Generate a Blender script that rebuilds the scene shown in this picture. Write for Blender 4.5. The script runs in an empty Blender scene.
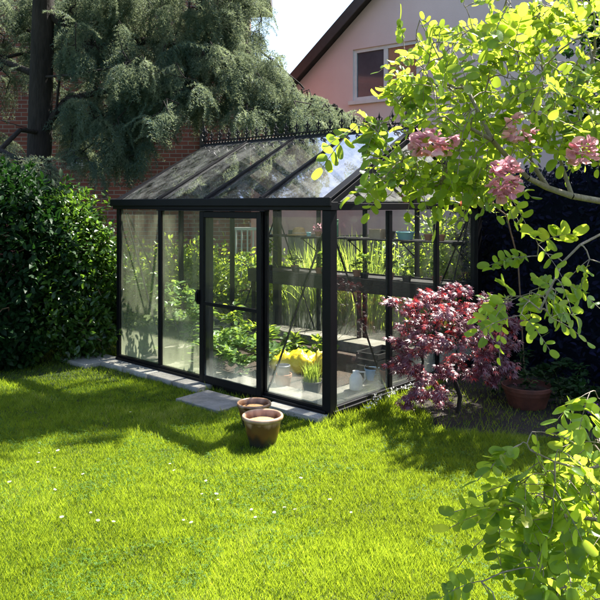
import bpy, math, random
import numpy as np
from mathutils import Vector, Matrix, noise

random.seed(7)
R = np.random.default_rng(11)
PI = math.pi
scene = bpy.context.scene
COL = scene.collection
EYE, F = 1.75, 684.0            # eye height (m), focal length in photo pixels

def at(px, py, Y):
    """world point seen at photo pixel (px, py) at distance Y"""
    return Vector(((px - 300) / F * Y, Y, EYE - (py - 205) / F * Y))

# ------------------------------------------------------------------ materials
def newmat(name):
    m = bpy.data.materials.new(name); m.use_nodes = True
    nt = m.node_tree
    for n in list(nt.nodes): nt.nodes.remove(n)
    out = nt.nodes.new('ShaderNodeOutputMaterial')
    return m, nt, out

def N(nt, kind, **kw):
    n = nt.nodes.new(kind)
    for k, v in kw.items():
        if k in n.inputs: n.inputs[k].default_value = v
        else: setattr(n, k, v)
    return n

def L(nt, a, b): nt.links.new(a, b)

def ramp(nt, stops):
    r = nt.nodes.new('ShaderNodeValToRGB')
    e = r.color_ramp.elements
    e[0].position, e[0].color = stops[0][0], (*stops[0][1], 1)
    e[1].position, e[1].color = stops[-1][0], (*stops[-1][1], 1)
    for p, c in stops[1:-1]:
        x = e.new(p); x.color = (*c, 1)
    return r

def simple(name, a, b=None, scale=6.0, rough=0.6, bump=0.2, bscale=None, metallic=0.0, spec=0.5, stretch=(1, 1, 1), detail=6):
    m, nt, out = newmat(name)
    bs = N(nt, 'ShaderNodeBsdfPrincipled', Roughness=rough, Metallic=metallic)
    bs.inputs['Specular IOR Level'].default_value = spec
    tc = N(nt, 'ShaderNodeTexCoord'); mp = N(nt, 'ShaderNodeMapping'); mp.inputs['Scale'].default_value = stretch
    L(nt, tc.outputs['Object'], mp.inputs['Vector'])
    no = N(nt, 'ShaderNodeTexNoise', Scale=scale, Detail=detail, Roughness=0.65)
    L(nt, mp.outputs[0], no.inputs['Vector'])
    b = b or tuple(x * 0.7 for x in a)
    r = ramp(nt, [(0.32, b), (0.68, a)])
    L(nt, no.outputs['Fac'], r.inputs[0]); L(nt, r.outputs[0], bs.inputs['Base Color'])
    if bump:
        n2 = N(nt, 'ShaderNodeTexNoise', Scale=bscale or scale * 4, Detail=5)
        L(nt, mp.outputs[0], n2.inputs['Vector'])
        bp = N(nt, 'ShaderNodeBump', Strength=bump, Distance=0.02)
        L(nt, n2.outputs['Fac'], bp.inputs['Height']); L(nt, bp.outputs[0], bs.inputs['Normal'])
    L(nt, bs.outputs[0], out.inputs[0])
    return m

def leafmat(name, a, b, trans, tfac=0.45, rough=0.4, spec=0.5, c=None, mottle=0.0):
    """colour runs a -> b with the per-leaf attribute; trans = colour of light coming through"""
    m, nt, out = newmat(name)
    at_ = N(nt, 'ShaderNodeAttribute', attribute_name='var')
    stops = [(0.0, a), (1.0, b)] if c is None else [(0.0, a), (0.86, b), (0.97, c)]
    r = ramp(nt, stops); L(nt, at_.outputs['Fac'], r.inputs[0])
    col = r.outputs[0]
    bs = N(nt, 'ShaderNodeBsdfPrincipled', Roughness=rough)
    bs.inputs['Specular IOR Level'].default_value = spec
    if mottle:
        tcn = N(nt, 'ShaderNodeTexCoord'); nz = N(nt, 'ShaderNodeTexNoise', Scale=mottle, Detail=4, Roughness=.6); L(nt, tcn.outputs['Object'], nz.inputs['Vector'])
        rz = ramp(nt, [(0.35, (.50, .52, .38)), (0.62, (1.08, 1.05, 1.0))]); L(nt, nz.outputs['Fac'], rz.inputs[0])
        mm = N(nt, 'ShaderNodeMix', data_type='RGBA', blend_type='MULTIPLY'); mm.inputs['Factor'].default_value = .75
        L(nt, col, mm.inputs['A']); L(nt, rz.outputs[0], mm.inputs['B']); col = mm.outputs['Result']
        bpn = N(nt, 'ShaderNodeBump', Strength=.35, Distance=.004); L(nt, nz.outputs['Fac'], bpn.inputs['Height']); L(nt, bpn.outputs[0], bs.inputs['Normal'])
    L(nt, col, bs.inputs['Base Color'])
    tr = N(nt, 'ShaderNodeBsdfTranslucent')
    mx = N(nt, 'ShaderNodeMix', data_type='RGBA', blend_type='MIX')
    mx.inputs['Factor'].default_value = 0.4 if mottle else 0.15
    mx.inputs['A'].default_value = (*trans, 1); L(nt, col, mx.inputs['B'])
    hv = N(nt, 'ShaderNodeHueSaturation')
    mr = N(nt, 'ShaderNodeMapRange'); mr.inputs['To Min'].default_value = 0.65; mr.inputs['To Max'].default_value = 1.2
    L(nt, at_.outputs['Fac'], mr.inputs[0]); L(nt, mr.outputs[0], hv.inputs['Value'])
    L(nt, mx.outputs['Result'], hv.inputs['Color']); L(nt, hv.outputs[0], tr.inputs[0])
    ms = N(nt, 'ShaderNodeMixShader', Fac=tfac)
    L(nt, bs.outputs[0], ms.inputs[1]); L(nt, tr.outputs[0], ms.inputs[2]); L(nt, ms.outputs[0], out.inputs[0])
    return m

def glassmat(name, lo, hi, scale, stretch, tint=(0.80, 0.83, 0.74), mist=0.0, mist_top=0.55, refl=1.35):
    m, nt, out = newmat(name)
    tp = N(nt, 'ShaderNodeBsdfTransparent'); tp.inputs[0].default_value = (0.975, 0.985, 0.975, 1)
    gl = N(nt, 'ShaderNodeBsdfGlossy', Roughness=0.015)
    fr = N(nt, 'ShaderNodeFresnel', IOR=1.5)
    ge = N(nt, 'ShaderNodeNewGeometry')
    inv = N(nt, 'ShaderNodeMath', operation='SUBTRACT'); inv.inputs[0].default_value = 1.0
    L(nt, ge.outputs['Backfacing'], inv.inputs[1])
    mu = N(nt, 'ShaderNodeMath', operation='MULTIPLY'); L(nt, fr.outputs[0], mu.inputs[0]); L(nt, inv.outputs[0], mu.inputs[1])
    m2 = N(nt, 'ShaderNodeMath', operation='MULTIPLY'); m2.inputs[1].default_value = refl; L(nt, mu.outputs[0], m2.inputs[0]); m2.use_clamp = True
    s1 = N(nt, 'ShaderNodeMixShader'); L(nt, m2.outputs[0], s1.inputs[0]); L(nt, tp.outputs[0], s1.inputs[1]); L(nt, gl.outputs[0], s1.inputs[2])
    tc = N(nt, 'ShaderNodeTexCoord'); mp = N(nt, 'ShaderNodeMapping'); mp.inputs['Scale'].default_value = stretch
    L(nt, tc.outputs['Object'], mp.inputs['Vector'])
    no = N(nt, 'ShaderNodeTexNoise', Scale=scale, Detail=8, Roughness=0.7, Distortion=0.6); L(nt, mp.outputs[0], no.inputs['Vector'])
    mr = N(nt, 'ShaderNodeMapRange'); mr.inputs['From Min'].default_value = 0.38; mr.inputs['From Max'].default_value = 0.72
    mr.inputs['To Min'].default_value = lo; mr.inputs['To Max'].default_value = hi
    L(nt, no.outputs['Fac'], mr.inputs[0])
    fac = mr.outputs[0]
    if mist:
        sx = N(nt, 'ShaderNodeSeparateXYZ'); L(nt, tc.outputs['Object'], sx.inputs[0])
        n3 = N(nt, 'ShaderNodeTexNoise', Scale=2.3, Detail=4); L(nt, tc.outputs['Object'], n3.inputs['Vector'])
        ad = N(nt, 'ShaderNodeMath', operation='MULTIPLY_ADD'); ad.inputs[1].default_value = 0.9
        L(nt, n3.outputs['Fac'], ad.inputs[0]); L(nt, sx.outputs['Z'], ad.inputs[2])
        r3 = N(nt, 'ShaderNodeMapRange'); r3.inputs['From Min'].default_value = 0.45 + mist_top; r3.inputs['From Max'].default_value = 0.5
        r3.inputs['To Min'].default_value = 0.0; r3.inputs['To Max'].default_value = mist
        L(nt, ad.outputs[0], r3.inputs[0])
        mm = N(nt, 'ShaderNodeMath', operation='ADD'); mm.use_clamp = True; L(nt, fac, mm.inputs[0]); L(nt, r3.outputs[0], mm.inputs[1]); fac = mm.outputs[0]
    df = N(nt, 'ShaderNodeBsdfDiffuse'); df.inputs[0].default_value = (*tint, 1)
    tl = N(nt, 'ShaderNodeBsdfTranslucent'); tl.inputs[0].default_value = (*tint, 1)
    dm = N(nt, 'ShaderNodeMixShader', Fac=0.5); L(nt, df.outputs[0], dm.inputs[1]); L(nt, tl.outputs[0], dm.inputs[2])
    s2 = N(nt, 'ShaderNodeMixShader'); L(nt, fac, s2.inputs[0]); L(nt, s1.outputs[0], s2.inputs[1]); L(nt, dm.outputs[0], s2.inputs[2])
    L(nt, s2.outputs[0], out.inputs[0])
    return m

def brickmat():
    m, nt, out = newmat('brick')
    bs = N(nt, 'ShaderNodeBsdfPrincipled', Roughness=0.85)
    tc = N(nt, 'ShaderNodeTexCoord'); sx = N(nt, 'ShaderNodeSeparateXYZ'); cx = N(nt, 'ShaderNodeCombineXYZ')
    L(nt, tc.outputs['Object'], sx.inputs[0]); L(nt, sx.outputs['X'], cx.inputs['X']); L(nt, sx.outputs['Z'], cx.inputs['Y'])
    br = N(nt, 'ShaderNodeTexBrick', Scale=1.0)
    br.inputs['Brick Width'].default_value = 0.235; br.inputs['Row Height'].default_value = 0.078
    br.inputs['Mortar Size'].default_value = 0.008; br.inputs['Mortar Smooth'].default_value = 0.2; br.inputs['Bias'].default_value = -0.1
    br.inputs['Color1'].default_value = (0.30, 0.085, 0.06, 1); br.inputs['Color2'].default_value = (0.19, 0.055, 0.045, 1)
    br.inputs['Mortar'].default_value = (0.33, 0.27, 0.24, 1)
    L(nt, cx.outputs[0], br.inputs['Vector'])
    no = N(nt, 'ShaderNodeTexNoise', Scale=1.2, Detail=6); L(nt, cx.outputs[0], no.inputs['Vector'])
    mx = N(nt, 'ShaderNodeMix', data_type='RGBA', blend_type='MULTIPLY'); mx.inputs['Factor'].default_value = 0.5
    r = ramp(nt, [(0.3, (0.55, 0.5, 0.5)), (0.7, (1, 1, 1))]); L(nt, no.outputs['Fac'], r.inputs[0])
    L(nt, br.outputs['Color'], mx.inputs['A']); L(nt, r.outputs[0], mx.inputs['B']); L(nt, mx.outputs['Result'], bs.inputs['Base Color'])
    bp = N(nt, 'ShaderNodeBump', Strength=0.6, Distance=0.01, invert=True); L(nt, br.outputs['Fac'], bp.inputs['Height']); L(nt, bp.outputs[0], bs.inputs['Normal'])
    L(nt, bs.outputs[0], out.inputs[0])
    return m

M = {}
M['frame'] = simple('black_frame', (0.0028, 0.0028, 0.005), (0.0012, 0.0012, 0.002), 14, 0.5, 0.03, metallic=0.0, spec=0.2)
M['crest'] = simple('cast_black', (0.004, 0.004, 0.005), (0.002, 0.002, 0.003), 30, 0.55, 0.2, spec=0.25)
M['glass'] = glassmat('wall_glass', 0.004, 0.035, 2.2, (2.4, 2.4, 0.55), mist=0.22, mist_top=0.34)
M['glass_clear'] = glassmat('clear_glass', 0.0, 0.022, 2.0, (2.4, 2.4, 0.5), mist=0.10, mist_top=0.30)
M['glass_misty'] = glassmat('misted_glass', 0.03, 0.15, 2.0, (2.6, 2.6, 0.35), (0.62, 0.66, 0.45), mist=0.34, mist_top=0.62)
M['glass_roof'] = glassmat('dusty_roof_glass', 0.006, 0.15, 6.5, (1.4, 0.8, 1.0), (0.86, 0.87, 0.86), refl=3.4)
M['brick'] = brickmat()
M['render'] = simple('pink_render', (0.84, 0.66, 0.62), (0.79, 0.61, 0.57), 1.5, 0.9, 0.25, 60)
M['rooftile'] = simple('roof_tile', (0.05, 0.035, 0.03), (0.025, 0.02, 0.02), 5, 0.85, 0.4)
M['fascia'] = simple('fascia_wood', (0.07, 0.055, 0.05), None, 8, 0.6, 0.1)
M['white'] = simple('white_paint', (0.78, 0.78, 0.76), (0.68, 0.68, 0.66), 8, 0.5, 0.05)
M['wglass'] = simple('window_glass', (0.10, 0.10, 0.12), (0.05, 0.055, 0.07), 1.2, 0.08, 0.02, spec=0.9)
M['curtain'] = simple('curtain', (0.50, 0.24, 0.14), (0.36, 0.16, 0.10), 3, 0.8, 0.1, stretch=(6, 6, 0.4))
M['skypane'] = simple('sky_reflection_pane', (0.25, 0.32, 0.62), (0.16, 0.22, 0.45), 3, 0.1, 0.02, spec=0.9)  # blue of the mirrored sky, painted into the pane colour
M['concrete'] = simple('concrete', (0.38, 0.36, 0.33), (0.22, 0.205, 0.185), 7, 0.85, 0.35, 60)
M['edging'] = simple('mottled_concrete', (0.24, 0.22, 0.19), (0.09, 0.09, 0.065), 5, 0.9, 0.4, 50)  # concrete in a darker, mottled tone
M['slab'] = simple('slab', (0.30, 0.28, 0.26), (0.15, 0.14, 0.13), 9, 0.85, 0.4, 50)
M['soil'] = simple('soil', (0.075, 0.05, 0.035), (0.03, 0.02, 0.014), 22, 0.95, 1.0, 70)
M['shadesoil'] = simple('shade_dark_soil', (0.030, 0.020, 0.015), (0.010, 0.007, 0.006), 18, 0.95, 1.0, 60)  # near-black, carries the shade under maple and hedge in its colour
M['bark'] = simple('bark', (0.028, 0.021, 0.017), (0.008, 0.006, 0.005), 16, 0.95, 1.0, 40, stretch=(1, 1, 0.22))
M['twig'] = simple('twig', (0.22, 0.13, 0.075), (0.12, 0.075, 0.045), 30, 0.7, 0.3)
M['twig_grey'] = simple('twig_grey', (0.30, 0.25, 0.20), (0.16, 0.12, 0.09), 30, 0.7, 0.3)
M['stem'] = simple('green_stem', (0.10, 0.16, 0.03), (0.07, 0.10, 0.02), 20, 0.6, 0.1)
M['terracotta'] = simple('terracotta', (0.42, 0.17, 0.085), (0.30, 0.12, 0.065), 12, 0.8, 0.2)
M['shadeclay'] = simple('shaded_terracotta', (0.14, 0.04, 0.025), (0.07, 0.022, 0.015), 12, 0.8, 0.2)  # terracotta darkened, the bowl's shade is put into its colour
M['wood'] = simple('dark_wood', (0.014, 0.011, 0.010), (0.006, 0.005, 0.005), 9, 0.75, 0.3, stretch=(0.4, 4, 4))
M['fencewood'] = simple('grey_fence_wood', (0.17, 0.155, 0.16), (0.10, 0.09, 0.095), 6, 0.85, 0.3, stretch=(5, 5, 0.4))
M['straw'] = simple('straw', (0.62, 0.42, 0.20), (0.42, 0.27, 0.12), 40, 0.8, 0.6, 120)
M['pinkpetal'] = leafmat('pink_petal', (0.62, 0.26, 0.36), (0.80, 0.48, 0.55), (0.90, 0.48, 0.55), 0.5, 0.6, 0.2)
M['redpetal'] = leafmat('orange_red_petal', (0.75, 0.10, 0.03), (0.8, 0.2, 0.05), (0.9, 0.2, 0.05), 0.4, 0.6, 0.2)
M['purplepetal'] = leafmat('purple_petal', (0.22, 0.05, 0.45), (0.32, 0.1, 0.6), (0.35, 0.1, 0.6), 0.4, 0.6, 0.2)
M['whitepetal'] = leafmat('white_petal', (0.75, 0.75, 0.75), (0.82, 0.82, 0.8), (0.8, 0.8, 0.75), 0.3, 0.6, 0.2)
M['yellow'] = simple('yellow_plastic', (0.80, 0.62, 0.02), (0.70, 0.50, 0.02), 8, 0.35, 0.5, 14)
M['teal'] = simple('pale_blue_plastic', (0.28, 0.55, 0.58), (0.22, 0.46, 0.5), 10, 0.4, 0.05)
M['blue'] = simple('blue_plastic', (0.25, 0.42, 0.62), (0.2, 0.34, 0.52), 10, 0.4, 0.05)
M['greenbox'] = simple('green_card', (0.16, 0.34, 0.20), (0.12, 0.26, 0.15), 10, 0.6, 0.05)
M['blackplastic'] = simple('black_plastic', (0.02, 0.02, 0.02), None, 10, 0.4, 0.05)
M['crateply'] = simple('pale_wood', (0.55, 0.42, 0.28), (0.42, 0.31, 0.2), 8, 0.7, 0.2)
M['metal'] = simple('galvanised', (0.35, 0.36, 0.38), (0.25, 0.26, 0.28), 12, 0.4, 0.1, metallic=0.7)

M['grass'] = leafmat('grass_blade', (0.035, 0.090, 0.010), (0.140, 0.205, 0.022), (0.48, 0.62, 0.028), 0.50, 0.5, 0.3, c=(0.26, 0.23, 0.10))
M['clover'] = leafmat('clover_leaf', (0.035, 0.095, 0.012), (0.08, 0.15, 0.02), (0.28, 0.45, 0.03), 0.38, 0.6, 0.2)
M['cedar'] = leafmat('cedar_needles', (0.035, 0.090, 0.078), (0.15, 0.19, 0.13), (0.34, 0.40, 0.20), 0.36, 0.6, 0.3)
M['laurel'] = leafmat('laurel_leaf', (0.016, 0.045, 0.010), (0.055, 0.12, 0.02), (0.20, 0.38, 0.03), 0.32, 0.28, 0.5)
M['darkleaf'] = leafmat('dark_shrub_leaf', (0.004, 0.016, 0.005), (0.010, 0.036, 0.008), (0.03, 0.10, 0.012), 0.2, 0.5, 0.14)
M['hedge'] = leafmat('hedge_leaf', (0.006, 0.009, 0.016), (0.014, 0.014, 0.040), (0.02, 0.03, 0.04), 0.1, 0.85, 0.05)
M['shrub'] = leafmat('shrub_leaf', (0.06, 0.13, 0.018), (0.14, 0.23, 0.03), (0.55, 0.70, 0.06), 0.5, 0.4, 0.4)
M['reed'] = leafmat('reed_leaf', (0.10, 0.17, 0.02), (0.24, 0.30, 0.05), (0.6, 0.75, 0.10), 0.5, 0.45, 0.3)
M['acacia'] = leafmat('acacia_leaflet', (0.065, 0.155, 0.020), (0.15, 0.25, 0.035), (0.78, 0.98, 0.07), 0.58, 0.36, 0.45, c=(0.20, 0.19, 0.04), mottle=55.0)
M['maple'] = leafmat('maple_leaf', (0.060, 0.014, 0.028), (0.14, 0.040, 0.065), (0.70, 0.04, 0.04), 0.22, 0.40, 0.9, c=(0.45, 0.03, 0.02))
M['bedleaf'] = leafmat('bed_leaf', (0.07, 0.14, 0.04), (0.17, 0.27, 0.09), (0.4, 0.6, 0.08), 0.4, 0.35, 0.5)
M['pinkwhite'] = M['pinkpetal']

# ground
def groundmat():
    m, nt, out = newmat('lawn_ground')
    bs = N(nt, 'ShaderNodeBsdfPrincipled', Roughness=0.95)
    tc = N(nt, 'ShaderNodeTexCoord')
    n1 = N(nt, 'ShaderNodeTexNoise', Scale=1.3, Detail=6); n2 = N(nt, 'ShaderNodeTexNoise', Scale=60, Detail=4)
    L(nt, tc.outputs['Object'], n1.inputs['Vector']); L(nt, tc.outputs['Object'], n2.inputs['Vector'])
    r1 = ramp(nt, [(0.3, (0.035, 0.06, 0.010)), (0.7, (0.065, 0.10, 0.012))])
    r2 = ramp(nt, [(0.3, (0.4, 0.35, 0.3)), (0.7, (1, 1, 1))])
    L(nt, n1.outputs['Fac'], r1.inputs[0]); L(nt, n2.outputs['Fac'], r2.inputs[0])
    mx = N(nt, 'ShaderNodeMix', data_type='RGBA', blend_type='MULTIPLY'); mx.inputs['Factor'].default_value = 1
    L(nt, r1.outputs[0], mx.inputs['A']); L(nt, r2.outputs[0], mx.inputs['B']); L(nt, mx.outputs['Result'], bs.inputs['Base Color'])
    bp = N(nt, 'ShaderNodeBump', Strength=0.8, Distance=0.02); L(nt, n2.outputs['Fac'], bp.inputs['Height']); L(nt, bp.outputs[0], bs.inputs['Normal'])
    L(nt, bs.outputs[0], out.inputs[0])
    return m
M['ground'] = groundmat()

# ------------------------------------------------------------------ objects
def tag(o, label=None, cat=None, group=None, kind=None):
    if label: o['label'] = label
    if cat: o['category'] = cat
    if group: o['group'] = group
    if kind: o['kind'] = kind
    return o

def empty(name, loc=(0, 0, 0), rz=0.0):
    o = bpy.data.objects.new(name, None); COL.objects.link(o)
    o.empty_display_size = 0.1
    o.location = loc; o.rotation_euler = (0, 0, rz)
    return o

def thing(name, label, cat, loc=(0, 0, 0), rz=0.0, group=None):
    return tag(empty(name, loc, rz), label, cat, group)

def link(name, me, mat, parent=None):
    o = bpy.data.objects.new(name, me); COL.objects.link(o)
    if mat is not None:
        for m in (mat if isinstance(mat, (list, tuple)) else [mat]): me.materials.append(m)
    if parent is not None: o.parent = parent
    return o

def copy_tree(o, parent=None):
    c = o.copy(); COL.objects.link(c)
    if parent is not None: c.parent = parent
    for ch in list(o.children): copy_tree(ch, c)
    return c

class MB:
    def __init__(s): s.v, s.f, s.m, s.mi = [], [], [], 0
    def add(s, vs, fs):
        b = len(s.v); s.v += [tuple(v) for v in vs]
        for f in fs: s.f.append(tuple(b + i for i in f)); s.m.append(s.mi)
        return s
    def box(s, lo, hi):
        x0, y0, z0 = lo; x1, y1, z1 = hi
        return s.add([(x0,y0,z0),(x1,y0,z0),(x1,y1,z0),(x0,y1,z0),(x0,y0,z1),(x1,y0,z1),(x1,y1,z1),(x0,y1,z1)],
                     [(0,3,2,1),(4,5,6,7),(0,1,5,4),(1,2,6,5),(2,3,7,6),(3,0,4,7)])
    def bar(s, a, b, w, h, up=(0, 0, 1)):
        a, b = Vector(a), Vector(b); d = (b - a).normalized(); up = Vector(up)
        sd = d.cross(up)
        if sd.length < 1e-5: sd = d.cross(Vector((1, 0, 0)))
        sd.normalize(); u = sd.cross(d).normalized()
        vs = []
        for p in (a, b):
            for i, j in ((-1,-1),(1,-1),(1,1),(-1,1)): vs.append(p + sd * (i*w/2) + u * (j*h/2))
        return s.add(vs, [(0,1,2,3),(7,6,5,4),(0,4,5,1),(1,5,6,2),(2,6,7,3),(3,7,4,0)])
    def tube(s, pts, rad, n=8, cap=True):
        pts = [Vector(p) for p in pts]
        if not isinstance(rad, (list, tuple)): rad = [rad] * len(pts)
        rings = []; ref = None
        for i, p in enumerate(pts):
            d = (pts[min(i+1, len(pts)-1)] - pts[max(i-1, 0)]).normalized()
            if ref is None:
                ref = Vector((0, 0, 1)) if abs(d.z) < 0.9 else Vector((1, 0, 0))
            sd = d.cross(ref)
            if sd.length < 1e-4: sd = d.cross(Vector((0, 1, 0)))
            sd.normalize(); ref = sd.cross(d).normalized()
            rings.append([p + (sd * math.cos(2*PI*k/n) + ref * math.sin(2*PI*k/n)) * rad[i] for k in range(n)])
        vs = [v for r_ in rings for v in r_]; fs = []
        for i in range(len(pts)-1):
            for k in range(n):
                fs.append((i*n+k, i*n+(k+1)%n, (i+1)*n+(k+1)%n, (i+1)*n+k))
        if cap: fs.append(tuple(range(n-1, -1, -1))); fs.append(tuple((len(pts)-1)*n+k for k in range(n)))
        return s.add(vs, fs)
    def lathe(s, prof, n=32, c=(0, 0, 0), wob=0.0):
        vs, fs = [], []
        for i, (r, z) in enumerate(prof):
            for k in range(n):
                a = 2*PI*k/n; rr = r * (1 + wob * math.sin(3*a + i))
                vs.append((c[0] + rr*math.cos(a), c[1] + rr*math.sin(a), c[2] + z))
        for i in range(len(prof)-1):
            for k in range(n): fs.append((i*n+k, i*n+(k+1)%n, (i+1)*n+(k+1)%n, (i+1)*n+k))
        if prof[0][0] > 1e-4: fs.append(tuple(range(n-1, -1, -1)))
        if prof[-1][0] > 1e-4: fs.append(tuple((len(prof)-1)*n+k for k in range(n)))
        return s.add(vs, fs)
    def sheet(s, poly, thick, n):
        """poly: planar list of points, thickened along n"""
        n = Vector(n).normalized() * thick; k = len(poly)
        vs = [Vector(p) - n/2 for p in poly] + [Vector(p) + n/2 for p in poly]
        fs = [tuple(range(k-1, -1, -1)), tuple(range(k, 2*k))] + [(i, (i+1)%k, k+(i+1)%k, k+i) for i in range(k)]
        return s.add(vs, fs)
    def build(s, name, mat, parent=None, smooth=False, bevel=0.0):
        me = bpy.data.meshes.new(name); me.from_pydata(s.v, [], s.f); me.validate(); me.update()
        o = link(name, me, mat, parent)
        if isinstance(mat, (list, tuple)) and len(s.m) == len(me.polygons): me.polygons.foreach_set('material_index', s.m)
        if smooth:
            me.polygons.foreach_set('use_smooth', [True]*len(me.polygons))
            md = None
        if bevel:
            b = o.modifiers.new('bevel', 'BEVEL'); b.width = bevel; b.segments = 2; b.limit_method = 'ANGLE'
        return o

def inst(name, tv, tf, pos, rot, scl, mat, parent=None, smooth=False, var=None):
    """many copies of a template mesh in one mesh. pos (n,3), rot (n,3,3) columns = axes, scl (n,) or (n,3)"""
    tv = np.asarray(tv, float); n = len(pos); k = len(tv)
    scl = np.asarray(scl, float)
    if scl.ndim == 1: scl = np.repeat(scl[:, None], 3, 1)
    V = np.einsum('nij,nkj->nki', rot, tv[None] * scl[:, None, :]) + np.asarray(pos)[:, None, :]
    V = V.reshape(-1, 3)
    lens = np.array([len(f) for f in tf]); flat = np.concatenate([np.array(f) for f in tf])
    idx = (flat[None] + (np.arange(n) * k)[:, None]).ravel()
    tot = np.tile(lens, n); start = np.concatenate([[0], np.cumsum(tot)[:-1]])
    me = bpy.data.meshes.new(name)
    me.vertices.add(len(V)); me.vertices.foreach_set('co', V.astype(np.float32).ravel())
    me.loops.add(len(idx)); me.loops.foreach_set('vertex_index', idx.astype(np.int32))
    me.polygons.add(len(tot)); me.polygons.foreach_set('loop_start', start.astype(np.int32)); me.polygons.foreach_set('loop_total', tot.astype(np.int32))
    if smooth: me.polygons.foreach_set('use_smooth', np.ones(len(tot), bool))
    if var is None: var = R.random(n)
    at_ = me.attributes.new('var', 'FLOAT', 'FACE'); at_.data.foreach_set('value', np.repeat(var, len(tf)).astype(np.float32))
    me.update(calc_edges=True)
    return link(name, me, mat, parent)

def norm(a): return a / np.maximum(np.linalg.norm(a, axis=-1, keepdims=True), 1e-9)

def frames(d, up):
    """rotation matrices: x axis = d, z axis close to up"""
    x = norm(np.asarray(d, float)); z = np.asarray(up, float)
    y = norm(np.cross(z, x) + 1e-7); z = np.cross(x, y)
    return np.stack([x, y, z], -1)

# leaf templates, x = length 0..1
LEAF_V = [(0,0,0),(.35,0,-.03),(.7,0,-.06),(1,0,-.16),(.3,.24,.05),(.68,.19,.0),(.3,-.24,.05),(.68,-.19,.0)]
LEAF_F = [(0,1,4),(1,2,5,4),(2,3,5),(0,6,1),(1,6,7,2),(2,7,3)]
def oval_template(w=0.29, n=9, cup=0.05, droop=0.08):
    xs = [0.0, .06, .18, .34, .52, .70, .85, .95, 1.0]
    V, Fc = [], []
    for x in xs:
        h = w * (max(0.0, 1 - ((x - .52) / .52) ** 2)) ** 0.5 if 0 < x < 1 else 0.0
        z = -droop * x * x
        V += [(x, 0, z), (x, h, z + cup * h / w), (x, -h, z + cup * h / w)]
    for i in range(len(xs)-1):
        a, b = 3*i, 3*(i+1)
        Fc.append((a, b, b+1, a+1) if i not in (0,) else (a, b, b+1)); Fc.append((a, a+2, b+2, b) if i not in (0,) else (a, b+2, b))
    return V, Fc
def maple_template():
    V, Fc = [(0, 0, 0)], []
    for ang, ln in ((0, 1.0), (38, .92), (-38, .92), (78, .7), (-78, .7), (125, .38), (-125, .38)):
        a = math.radians(ang); d = np.array([math.cos(a), math.sin(a)]); p = np.array([-d[1], d[0]])
        b = len(V); m1 = d * ln * .45; t = d * ln
        V += [(*(m1 + p*.10), -.10*ln + .02), (*(m1 - p*.10), -.10*ln + .02), (*(t), -.42*ln), (*(m1), -.07*ln)]
        Fc += [(0, b+1, b+3), (0, b+3, b), (b+1, b+2, b+3), (b+3, b+2, b)]
    return V, Fc
BLADE_V = [(0,-.5,0),(0,.5,0),(0.5,-.36,.08),(0.5,.36,.08),(1,0,0)]
BLADE_F = [(0,1,3,2),(2,3,4)]

# ------------------------------------------------------------------ branching
def grow(skel, targets, sag=0.03, jitter=0.02, rtip=0.0025, power=0.42, segs=3, rmax=None):
    """skel: list of (pos, parent index). joins every target to the nearest node. returns nodes, parents, radii, tip indices"""
    P = [np.array(p, float) for p, _ in skel]; par = [q for _, q in skel]
    arr = np.zeros((len(skel) + len(targets) * segs, 3)); arr[:len(P)] = np.array(P); n = len(P)
    T = np.array(targets)
    d0 = np.array([np.min(np.linalg.norm(arr[:n] - t, axis=1)) for t in T])
    tips = []
    root = arr[0]
    for i in np.argsort(d0):
        t = T[i]
        dd = np.linalg.norm(arr[:n] - t, axis=1)
        j = int(np.argmin(dd)); a = arr[j].copy(); q = j
        for s in range(1, segs + 1):
            u = s / segs
            p = a + (t - a) * u
            if s < segs:
                p = p + R.normal(0, jitter, 3) * min(1.0, dd[j] * 3) + np.array([0, 0, sag * math.sin(u * PI)])
            arr[n] = p; par.append(q); q = n; n += 1
        tips.append(n - 1)
    cnt = np.zeros(n)
    for t in tips: cnt[t] += 1
    for i in range(n - 1, 0, -1):
        if par[i] >= 0 and par[i] < i: cnt[par[i]] += cnt[i]
    rad = rtip * np.maximum(cnt, 1) ** power
    if rmax: rad = np.minimum(rad, rmax)
    return arr[:n], par, rad, tips

def branch_mesh(name, P, par, rad, mat, parent, n=5, skip=0.0, mb=None):
    mb = mb or MB()
    ang = [(math.cos(2*PI*k/n), math.sin(2*PI*k/n)) for k in range(n)]
    for i, q in enumerate(par):
        if q < 0 or rad[i] < skip: continue
        a, b = Vector(P[q]), Vector(P[i]); d = b - a
        if d.length < 1e-5: continue
        d.normalize(); ref = Vector((0, 0, 1)) if abs(d.z) < .9 else Vector((1, 0, 0))
        s = d.cross(ref).normalized(); u = s.cross(d)
        ra, rb = min(rad[q], rad[i] * 1.35), rad[i]
        mb.add([a + (s*c + u*e) * ra for c, e in ang] + [b + (s*c + u*e) * rb for c, e in ang],
               [(k, (k+1) % n, n + (k+1) % n, n + k) for k in range(n)])
    return mb.build(name, mat, parent, smooth=True)

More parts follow.
